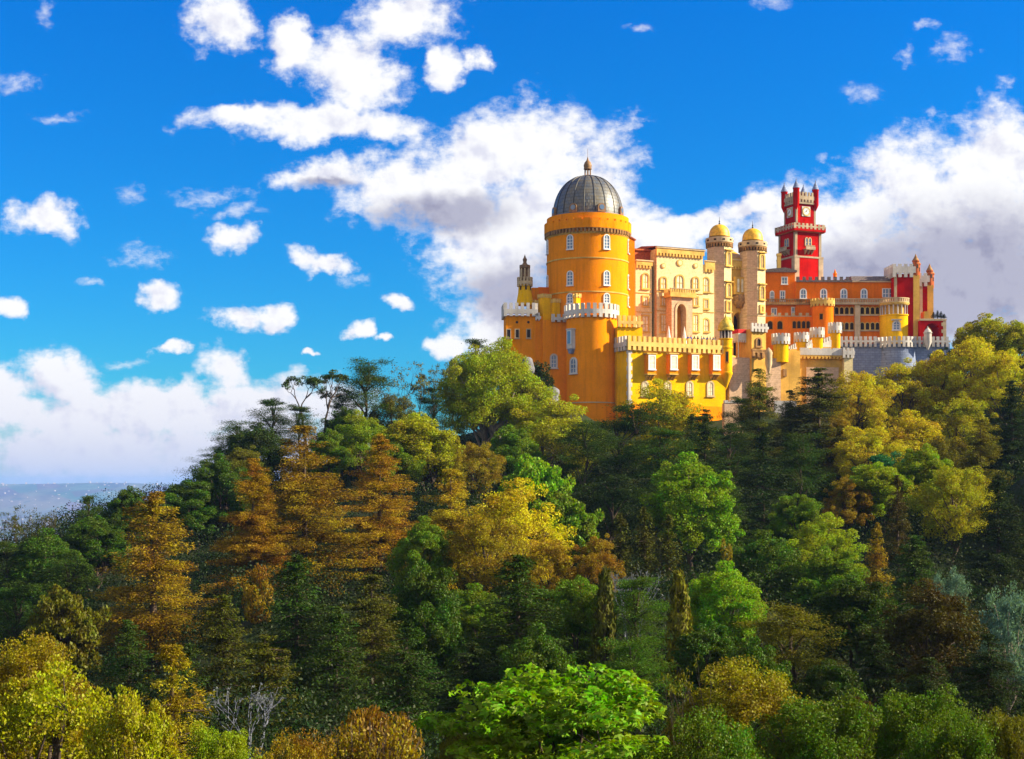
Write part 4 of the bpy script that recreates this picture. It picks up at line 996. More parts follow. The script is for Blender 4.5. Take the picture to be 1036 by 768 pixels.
for px, colr in ppl:
    Y = fy.p(fy.u_at(px), 2.2 + prn.uniform(-0.4, 0.5), 0)[1]
    o = bpy.data.objects.new('person', pm); COL.objects.link(o); o.location = ((px - CX) / F * Y, Y, tz0 + 0.25); o.rotation_euler.z = prn.uniform(0, 6.28); o.color = colr + (1,)
    tag(o, 'person in dark or bluish clothes standing behind the yellow pavilion battlement', 'person', 'people on the terrace')
st = MB().box(fy, fy.u_at(692), Ly - 1.0, 1.2, 4.0, tz0 - 0.5, tz0 + 0.25).build('terrace_step', M['tan']); tag(st, 'low tan viewing step people stand on behind the battlement', 'step')
# ------------------------------------------------------------------ foliage
def leafmat(name, trans=0.35, varH=0.035, rough=0.55, tw=(1.25, 1.1, 0.45)):
    """leaf colour comes from the tree's own object colour, varied leaf by leaf and clump by clump"""
    m, h = newmat(name)
    oi = h.n('ShaderNodeObjectInfo')
    p = h.n('ShaderNodeTexCoord').outputs['Object']
    rnd = h.n('ShaderNodeNewGeometry').outputs['Random Per Island']
    big = h.noise(h.v('ADD', p, h.n('ShaderNodeCombineXYZ', [h.m('MULTIPLY', oi.outputs['Random'], 50.0), 0.0, 0.0]).outputs[0]), 0.42, 3, 0.6)
    hue = h.m('ADD', 0.5, h.m('ADD', h.m('MULTIPLY', h.m('SUBTRACT', big, 0.58), varH * 5.0), h.m('MULTIPLY', h.m('SUBTRACT', rnd, 0.5), varH * 1.6)))
    val = h.m('ADD', h.lin(rnd, 0, 1, 0.62, 1.30), h.m('MULTIPLY', h.m('SUBTRACT', big, 0.5), 0.7))
    c = h.n('ShaderNodeHueSaturation', {'Hue': hue, 'Saturation': h.lin(rnd, 0, 1, 0.96, 1.10), 'Value': val, 'Fac': 1.0, 'Color': oi.outputs['Color']}).outputs[0]
    d = h.n('ShaderNodeBsdfDiffuse', {'Color': c})
    tr = h.n('ShaderNodeBsdfTranslucent', {'Color': h.mix(1.0, c, tw + (1,), 'MULTIPLY')})
    mx = h.n('ShaderNodeMixShader', [trans, d.outputs[0], tr.outputs[0]])
    gl = h.n('ShaderNodeBsdfGlossy', {'Color': (0.9, 0.95, 0.8, 1), 'Roughness': rough})
    m2 = h.n('ShaderNodeMixShader', [0.014, mx.outputs[0], gl.outputs[0]])
    h.n('ShaderNodeOutputMaterial', {'Surface': m2.outputs[0]})
    return m
LEAF = leafmat('leaves', 0.38)
NEEDLE = leafmat('needles', 0.22, 0.03, 0.6, (1.2, 1.05, 0.5))
def barkmat(name, c1, c2):
    m, h = newmat(name)
    p = h.n('ShaderNodeTexCoord').outputs['Object']
    n = h.noise(h.v('MULTIPLY', p, (3, 3, 0.7)), 2.0, 6, 0.65)
    finish(h, h.mix(h.smooth(n, 0.3, 0.7), c1 + (1,), c2 + (1,)), 0.9, n, 0.05, 0.15)
    return m
BARK = barkmat('bark', (0.10, 0.07, 0.05), (0.035, 0.025, 0.02))
PALEBARK = barkmat('pale_bark', (0.30, 0.25, 0.20), (0.14, 0.11, 0.09))

SILVERBARK = barkmat('silver_bark', (0.20, 0.21, 0.26), (0.10, 0.11, 0.15))
rng = np.random.default_rng(11)
def unit(a): return a / np.maximum(np.linalg.norm(a, axis=-1, keepdims=True), 1e-9)
def rdir(n): return unit(rng.normal(size=(n, 3)))

class Leaves:
    def __init__(s): s.c, s.t, s.n, s.l, s.w = [], [], [], [], []
    def add(s, c, t, n, l, w):
        k = len(c); s.c.append(np.asarray(c)); s.t.append(np.broadcast_to(t, (k, 3))); s.n.append(np.broadcast_to(n, (k, 3)))
        s.l.append(np.broadcast_to(l, (k,))); s.w.append(np.broadcast_to(w, (k,)))
    def mesh(s, name, mat, palmate=False):
        c, t, n = np.concatenate(s.c), unit(np.concatenate(s.t)), np.concatenate(s.n); l, w = np.concatenate(s.l)[:, None], np.concatenate(s.w)[:, None]
        b = unit(np.cross(n, t)); n = np.cross(t, b)
        fold = 0.18 * w * n
        if palmate:
            V = []
            for ang, k in ((-1.0, 0.72), (0.0, 1.0), (1.0, 0.72)):
                tt = t * math.cos(ang) + b * math.sin(ang); bb = -t * math.sin(ang) + b * math.cos(ang)
                base = c - t * l * 0.4
                V.append(np.stack([base, base + tt * l * 0.45 * k + bb * w * 0.3 + fold, base + tt * l * k - n * l * 0.12, base + tt * l * 0.45 * k - bb * w * 0.3 + fold], 1))
            V = np.stack(V, 1).reshape(-1, 3); nq = len(c) * 3
        else:
            V = np.stack([c - t * l / 2, c + b * w / 2 + fold, c + t * l / 2, c - b * w / 2 + fold], 1).reshape(-1, 3); nq = len(c)
        me = bpy.data.meshes.new(name)
        me.vertices.add(nq * 4); me.vertices.foreach_set('co', V.astype(np.float32).ravel())
        me.loops.add(nq * 4); me.loops.foreach_set('vertex_index', np.arange(nq * 4, dtype=np.int32))
        me.polygons.add(nq); me.polygons.foreach_set('loop_start', np.arange(0, nq * 4, 4, dtype=np.int32))
        try: me.polygons.foreach_set('loop_total', np.full(nq, 4, dtype=np.int32))
        except Exception: pass
        me.update(calc_edges=True); me.materials.append(mat)
        return me

def clump(L, cen, rad, n, leaf, flat=1.0, up=0.35, out=0.7, droop=0.0, asp=0.6, shell=0.45):
    """leaves through a ball, thicker towards its skin"""
    d = rdir(n); r = (shell + (1 - shell) * rng.random(n) ** 0.5)[:, None]
    off = d * r * rad; off[:, 2] *= flat
    nn = unit(d * out + np.array([0, 0, up]) + rng.normal(size=(n, 3)) * 0.55)
    t = rdir(n) + np.array([0, 0, -droop]) + d * 0.5
    l = leaf * rng.uniform(0.65, 1.35, n)
    L.add(cen + off, t, nn, l, l * asp)

def limb_pts(a, b, sag=0.0, k=5, wob=0.12):
    a, b = np.asarray(a, float), np.asarray(b, float); d = np.linalg.norm(b - a); pts = []
    for i in range(k + 1):
        s = i / k; p = a + (b - a) * s; p[2] += sag * 4 * s * (1 - s) * d * 0.25
        if 0 < i < k: p += rng.normal(size=3) * wob * d * 0.12
        pts.append(tuple(p))
    return pts

def trunk_mesh(name, mb, mat):
    me = bpy.data.meshes.new(name); me.from_pydata(mb.v, [], mb.f); me.materials.append(mat)
    for p in me.polygons: p.use_smooth = True
    return me

def broadleaf(H=12.0, Rr=4.5, lobes=13, per=9, nleaf=150, leaf=0.30, base=0.22, open_=0.0, trunk=0.26, droop=0.2, mat=LEAF, bark=BARK, palm=False, top=1.0, clr=0.95, flat=0.85, multi=1):
    L, T = Leaves(), MB()
    zc = H * (base + 1) / 2; hz = H * (1 - base) / 2
    stems = []
    for k in range(multi):
        a = 2 * PI * k / multi + rng.random()
        e = np.array([math.cos(a) * 0.12 * Rr * (multi > 1), math.sin(a) * 0.12 * Rr * (multi > 1), 0])
        tp = e * 3.2 + np.array([rng.normal() * 0.2, rng.normal() * 0.2, H * 0.62]); pts = limb_pts(e * 0.5 + np.array([0, 0, -1.2]), tp, 0, 6, 0.3)
        T.tube(pts, [trunk * (1 - 0.13 * i) / (1 if multi == 1 else 1.35) for i in range(7)], 8); stems.append(pts)
    golden = PI * (3 - 5 ** 0.5)
    for i in range(lobes):
        u = 1 - 1.62 * (i + 0.5) / lobes
        a = golden * i + rng.normal() * 0.35
        s = math.sqrt(max(0, 1 - u * u)); k = rng.uniform(0.50, 0.82)
        wide = 1.0 if u < 0.2 else top
        lc = np.array([math.cos(a) * s * Rr * k * wide, math.sin(a) * s * Rr * k * wide, zc + u * hz * rng.uniform(0.66, 0.86)])
        st = stems[i % multi]; p0 = st[rng.integers(2, 5)]
        T.tube(limb_pts(p0, lc, 0.3, 5), [trunk * 0.45, trunk * 0.36, trunk * 0.28, trunk * 0.2, trunk * 0.13, trunk * 0.06], 5)
        rl = Rr * rng.uniform(0.30, 0.44)
        for j in range(per):
            d = rdir(1)[0]; d[2] = d[2] * 0.8 + 0.22
            cc = lc + d * rl * rng.uniform(0.35, 1.0)
            if rng.random() < open_: continue
            cr = clr * rng.uniform(0.55, 1.15) * Rr / 4.5
            clump(L, cc, cr, int(nleaf * rng.uniform(0.6, 1.2)), leaf, flat, 0.35, 0.65, droop)
            if j % 3 == 0: T.tube(limb_pts(lc, cc, 0.1, 2), [trunk * 0.1, trunk * 0.06, 0.012], 4)
    return trunk_mesh('trunk', T, bark), L.mesh('crown', mat, palm), H, 2 * Rr

def conifer(H=18.0, Rr=4.6, whorl=34, per=7, leaf=0.36, dens=18, base=0.10, pw=0.85, droop=0.22, puff=0.40, gap=0.16, mat=NEEDLE, lw=0.5, twin=False, bark=BARK, vp=0.55):
    L, T = Leaves(), MB()
    tops = [(0.0, 0.0, H, 1.0)] + ([(0.9, 0.3, H * 0.9, 0.72)] if twin else [])
    for (ox, oy, hh, kk) in tops:
        T.tube([(ox * s, oy * s, -1.5 + (hh * 0.985 + 1.5) * s) for s in np.linspace(0, 1, 9)], [0.36 * kk * (1 - s * 0.95) for s in np.linspace(0, 1, 9)], 7)
        for i in range(whorl):
            t = base + (1 - base) * ((i + rng.random() * 0.8) / whorl); t = min(t, 0.985)
            lob = 1.0
            for k in range(per):
                if rng.random() < gap: continue
                t = min(0.985, max(base * 0.6, t + rng.normal() * 0.026)); aa_ = 2 * PI * k / per + i * 0.9; lob = 1 + 0.20 * math.sin(aa_ * 2 + t * 9) + 0.16 * math.sin(aa_ * 3 - t * 17)
                Lb = (Rr * kk * (1 - t) ** pw * lob * rng.uniform(0.6, 1.12) + 0.18) * (0.75 + 0.25 * min(1.0, (t - base) / 0.12 + 0.3))
                a = 2 * PI * (k + rng.random() * 0.9) / per + i * 0.9
                dx, dy = math.cos(a), math.sin(a)
                z0 = t * hh
                ns = max(2, int(Lb * 2.3))
                ss = np.linspace(0.25 if Lb > 1 else 0.1, 1, ns)
                pts = np.stack([ox * t + dx * Lb * ss, oy * t + dy * Lb * ss, z0 - droop * Lb * ss * 1.5 + droop * Lb * ss ** 2 * 1.1], 1)
                if Lb > 1.2 and k % 2 == 0: T.tube([(ox * t, oy * t, z0), tuple(pts[ns // 2]), tuple(pts[-1])], [0.06, 0.04, 0.012], 4)
                for p, s in zip(pts, ss):
                    n = int(dens * rng.uniform(0.7, 1.3)); spread = puff * (0.65 + 0.35 * (1 - abs(2 * s - 1.1))) * min(1.0, 0.35 + Lb / 2.2)
                    o = np.clip(rng.normal(size=(n, 3)), -1.35, 1.35) * spread * np.array([1, 1, vp])
                    td = np.array([dx, dy, -0.15]) + rng.normal(size=(n, 3)) * 0.55
                    nn = np.array([dx * 0.25, dy * 0.25, 0.8]) + rng.normal(size=(n, 3)) * 0.5
                    l = leaf * rng.uniform(0.6, 1.3, n); L.add(p + o, td, nn, l, l * lw)
    return trunk_mesh('trunk', T, bark), L.mesh('crown', mat), H, 2 * Rr

def cedar(H=13.0, Rr=5.0, plates=22, leaf=0.20, dens=1500, base=0.28, dome=0.6, thick=0.36, mat=NEEDLE, bark=BARK, lean=0.0):
    """spreading limbs with flat shelves of needles"""
    L, T = Leaves(), MB()
    tp = np.array([lean * H, rng.normal() * 0.3, H * 0.93])
    st = limb_pts((0, 0, -1.5), tp, 0, 8, 0.25)
    T.tube(st, [0.34 * (1 - 0.11 * i) for i in range(9)], 8)
    for i in range(plates):
        t = min(0.985, base + (1 - base) * ((i + 0.5) / plates) + rng.normal() * 0.03)
        e = math.sqrt(max(0.03, 1 - min(1.0, max(0.0, (t - base) / (1 - base))) ** (1 / max(dome, 0.05))))
        a = i * 2.4 + rng.normal() * 0.4
        rad = Rr * e * rng.uniform(0.35, 0.80)
        k = t * 8; q = np.array(st[min(int(k), 8)])
        c = np.array([q[0] + math.cos(a) * rad, q[1] + math.sin(a) * rad, t * H + rng.normal() * 0.12])
        pr = Rr * rng.uniform(0.28, 0.58) * (0.6 + 0.4 * e)
        T.tube(limb_pts((q[0], q[1], q[2] - rad * 0.25), c, 0.5, 4), [0.13, 0.10, 0.08, 0.05, 0.02], 5)
        for j in range(6):
            d = rng.normal(size=3); d[2] *= thick * 1.3; cc = c + d * pr * 0.55
            n = int(dens / 6 * rng.uniform(0.7, 1.3)); off = rng.normal(size=(n, 3)) * pr * 0.34 * np.array([1, 1, thick * 0.9])
            t_ = unit(off * np.array([1, 1, 0.2]) + rng.normal(size=(n, 3)) * 0.3); nn = np.array([0, 0, 0.9]) + rng.normal(size=(n, 3)) * 0.45
            l = leaf * rng.uniform(0.6, 1.3, n); L.add(cc + off, t_, nn, l, l * 0.36)
    return trunk_mesh('trunk', T, bark), L.mesh('crown', mat), H, 2 * Rr

def open_tree(H=13.0, Rr=3.4, stems=3, depth=5, leaf=0.24, nleaf=26, tuft=0.42, low=0.3, bark=BARK, mat=LEAF, flat=0.6, spread=0.5, lp=1.0, trunk=0.2):
    """see-through crown: bare forking limbs ending in small tufts"""
    L, T = Leaves(), MB()
    def grow(p, d, ln, r, k):
        q = p + d * ln; T.tube([tuple(p), tuple(p + d * ln * 0.5 + rng.normal(size=3) * ln * 0.05), tuple(q)], [r, r * 0.85, r * 0.68], 5 if k > 1 else 4)
        if k == 0 or r < 0.012:
            if rng.random() < lp: clump(L, q, tuft * rng.uniform(0.6, 1.3), nleaf, leaf, flat, 0.5, 0.5, 0.1, 0.55, 0.2)
            return
        for _ in range(2 if rng.random() < 0.55 else 3):
            nd = unit((d + rng.normal(size=3) * spread + np.array([0, 0, 0.16]))[None])[0]
            grow(q, nd, ln * rng.uniform(0.66, 0.86), r * 0.62, k - 1)
    for k in range(stems):
        a = 2 * PI * k / stems + rng.random()
        d = unit(np.array([[math.cos(a) * 0.16 * (stems > 1), math.sin(a) * 0.16 * (stems > 1), 1.0]]))[0]
        b = np.array([math.cos(a), math.sin(a), 0]) * 0.25 * (stems > 1); b[2] = -1.0
        m_ = b + d * (H * low + 1); T.tube([tuple(b), tuple((b + m_) / 2 + rng.normal(size=3) * 0.1), tuple(m_)], [trunk, trunk * 0.85, trunk * 0.7], 7)
        grow(m_, d, H * (1 - low) * 0.30, trunk * 0.68, depth)
    me = L.mesh('crown', mat)
    co = np.empty(len(me.vertices) * 3, dtype=np.float32); me.vertices.foreach_get('co', co); co = co.reshape(-1, 3)
    return trunk_mesh('trunk', T, bark), me, float(np.percentile(co[:, 2], 99.7)), float(np.percentile(np.abs(co[:, :2]), 97) * 2)

def weeper(H=14.0, Rr=1.7, n=240, leaf=0.5, mat=NEEDLE):
    L, T = Leaves(), MB()
    T.tube([(0, 0, -1), (0.1, 0, H * 0.5), (0, 0, H * 0.98)], [0.2, 0.13, 0.02], 6)
    for i in range(n):
        t = 0.12 + 0.87 * rng.random() ** 0.9; a = rng.random() * 2 * PI; r = (Rr * (1 - t) ** 0.6 + 0.12) * rng.uniform(0.3, 1)
        k = 26; s = rng.random(k)[:, None]; ln = rng.uniform(0.8, 2.0) * (0.4 + 0.6 * (1 - t))
        c = np.array([math.cos(a) * r, math.sin(a) * r, t * H]) - np.array([0, 0, 1]) * s * ln + rng.normal(size=(k, 3)) * 0.11
        l = leaf * rng.uniform(0.5, 1.2, k); L.add(c, np.array([0, 0, -1.0]) + rng.normal(size=(k, 3)) * 0.25, np.array([math.cos(a), math.sin(a), 0.3]) + rng.normal(size=(k, 3)) * 0.4, l, l * 0.28)
    return trunk_mesh('trunk', T, BARK), L.mesh('crown', mat), H, 2 * Rr

def bush(H=4.0, Rr=3.0, lobes=26, nleaf=330, leaf=0.2, twigs=0, mat=LEAF, up=0.0, asp=0.6, clr=0.8, bark=BARK):
    L, T = Leaves(), MB()
    for i in range(lobes):
        d = rdir(1)[0]; d[2] = abs(d[2]); c = d * np.array([Rr, Rr, H]) * rng.uniform(0.45, 0.82)
        T.tube(limb_pts((rng.normal() * 0.15, rng.normal() * 0.15, -0.8), c, 0.1, 4), [0.07, 0.055, 0.04, 0.03, 0.012], 5)
        clump(L, c, clr * rng.uniform(0.6, 1.1), nleaf, leaf, 0.9, 0.35 + up, 0.6, -up, asp)
    for i in range(twigs):
        d = rdir(1)[0]; d[2] = abs(d[2]) + 0.5 * up; c = d * np.array([Rr, Rr, H]) * rng.uniform(0.72, 0.90 + 0.14 * (up > 0))
        T.tube(limb_pts(c * 0.5, c, 0.1, 3), [0.02, 0.016, 0.012, 0.005], 4)
    return trunk_mesh('trunk', T, bark), L.mesh('crown', mat), H, 2 * Rr

PR = {}
PR['round'] = [broadleaf(12, 4.5, 24, 11, 260, 0.20, base=0.04, clr=0.8), broadleaf(12, 4.5, 24, 11, 260, 0.20, top=0.7, base=0.04, clr=0.8), broadleaf(13, 4.3, 22, 11, 260, 0.20, clr=0.85, multi=3, trunk=0.3, base=0.1)]
PR['airy'] = [broadleaf(12, 4.5, 22, 10, 210, 0.165, clr=0.82, open_=0.12, base=0.06), broadleaf(12, 4.3, 22, 10, 210, 0.165, clr=0.78, open_=0.15, multi=2, base=0.06), broadleaf(12, 4.4, 24, 9, 210, 0.165, clr=0.75, open_=0.1, top=0.7, base=0.05)]
PR['big'] = [broadleaf(16, 6.6, 32, 13, 300, 0.21, base=0.24, multi=3, trunk=0.5, clr=0.8, bark=PALEBARK)]
PR['feather'] = [broadleaf(11, 3.6, 22, 8, 120, 0.34, clr=0.8, droop=-1.4, flat=1.3, base=0.1)]
PR['golden'] = [conifer(18, 4.9, 30, 8, 0.21, 66, puff=0.42, gap=0.26, vp=0.75, pw=0.72, lw=0.32, droop=0.16), conifer(18, 5.1, 28, 8, 0.21, 68, gap=0.26, puff=0.44, vp=0.75, pw=0.66, lw=0.32, droop=0.14), conifer(19, 4.9, 30, 8, 0.21, 64, twin=True, gap=0.24, puff=0.42, vp=0.75, pw=0.72, lw=0.32, droop=0.12)]
PR['fir'] = [conifer(18, 4.6, 32, 9, 0.24, 40, droop=0.30, pw=0.72, gap=0.16, puff=0.42, lw=0.36, vp=0.5), conifer(17, 5.2, 28, 9, 0.24, 42, droop=0.40, pw=0.58, gap=0.2, puff=0.46, lw=0.36, vp=0.5), conifer(17, 5.0, 26, 9, 0.24, 42, droop=0.2, pw=0.8, gap=0.24, puff=0.48, lw=0.36, vp=0.6)]
PR['spire'] = [conifer(15, 2.3, 34, 7, 0.26, 22, pw=0.7, puff=0.36, vp=0.8, lw=0.42, droop=0.05)]
PR['cedar'] = [cedar(13, 5.0, base=0.2), cedar(13, 5.2, 26, base=0.1), cedar(14, 4.6, 22, lean=0.06, base=0.3, thick=0.34)]
PR['broadcedar'] = [cedar(14, 5.6, 38, dens=1300, base=0.1, dome=0.75, thick=0.28)]
PR['umbrella'] = [cedar(11, 3.4, 14, dens=900, base=0.5, dome=0.9, lean=0.08)]
PR['openpine'] = [open_tree(15, 3.4, 2, 4, 0.25, 60, 0.62, 0.48, flat=0.55, mat=NEEDLE, trunk=0.26, spread=0.42)]
PR['open'] = [open_tree(13, 3.4, 2, 6, 0.22, 9, 0.42, 0.25, trunk=0.22)]
PR['bare'] = [open_tree(13, 2.0, 3, 5, 0.2, 6, 0.35, 0.3, spread=0.30, lp=0.7, trunk=0.13)]
PR['weeper'] = [weeper()]
PR['bush'] = [bush(4, 3, 26, 300, 0.2), bush(3.4, 3.2, 24, 280, 0.2)]
PR['twigbush'] = [bush(3.6, 3.4, 50, 700, 0.115, 420, clr=0.85, asp=0.5)]
PR['silver'] = [open_tree(4.2, 2.2, 7, 6, 0.12, 3, 0.18, 0.12, bark=SILVERBARK, spread=0.42, trunk=0.05)]
PR['eucalypt'] = [broadleaf(12, 4.2, 18, 10, 110, 0.20, open_=0.2, clr=0.8, bark=PALEBARK, base=0.1)]
# foreground crowns with finer leaves
PR['maple'] = [broadleaf(9, 3.6, 18, 11, 95, 0.20, base=0.15, palm=True, clr=0.82, droop=0.6, flat=0.6)]
PR['near'] = [broadleaf(9, 3.2, 26, 14, 190, 0.115, base=0.08, clr=0.85), broadleaf(9, 3.2, 28, 13, 190, 0.11, base=0.06, clr=0.75, open_=0.1)]
PR['nearfeather'] = [broadleaf(9, 3.0, 30, 14, 120, 0.14, base=0.05, clr=0.6, droop=-1.0, flat=1.3, open_=0.3)]
PR['neargold'] = [conifer(9, 2.2, 40, 9, 0.13, 34, puff=0.24, gap=0.2, pw=0.7, vp=0.8, lw=0.36, droop=-0.1)]
PR['twig'] = [open_tree(8, 1.6, 2, 5, 0.14, 9, 0.25, 0.3, spread=0.34, trunk=0.06)]

C_ = dict(  # leaf colours
    gold=(0.29, 0.235, 0.006), orange=(0.27, 0.185, 0.006), rust=(0.24, 0.165, 0.012), amber=(0.25, 0.20, 0.005), yellow=(0.46, 0.44, 0.006), ygreen=(0.31, 0.33, 0.006), lime=(0.21, 0.32, 0.006),
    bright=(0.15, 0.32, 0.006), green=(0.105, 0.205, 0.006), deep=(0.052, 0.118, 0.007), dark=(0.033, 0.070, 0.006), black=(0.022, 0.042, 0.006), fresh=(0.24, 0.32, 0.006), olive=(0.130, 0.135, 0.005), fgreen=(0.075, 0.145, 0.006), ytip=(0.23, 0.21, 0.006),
    brown=(0.065, 0.055, 0.006), teal=(0.026, 0.130, 0.050), silver=(0.12, 0.135, 0.16), blue=(0.11, 0.21, 0.165), darkol=(0.070, 0.082, 0.006))

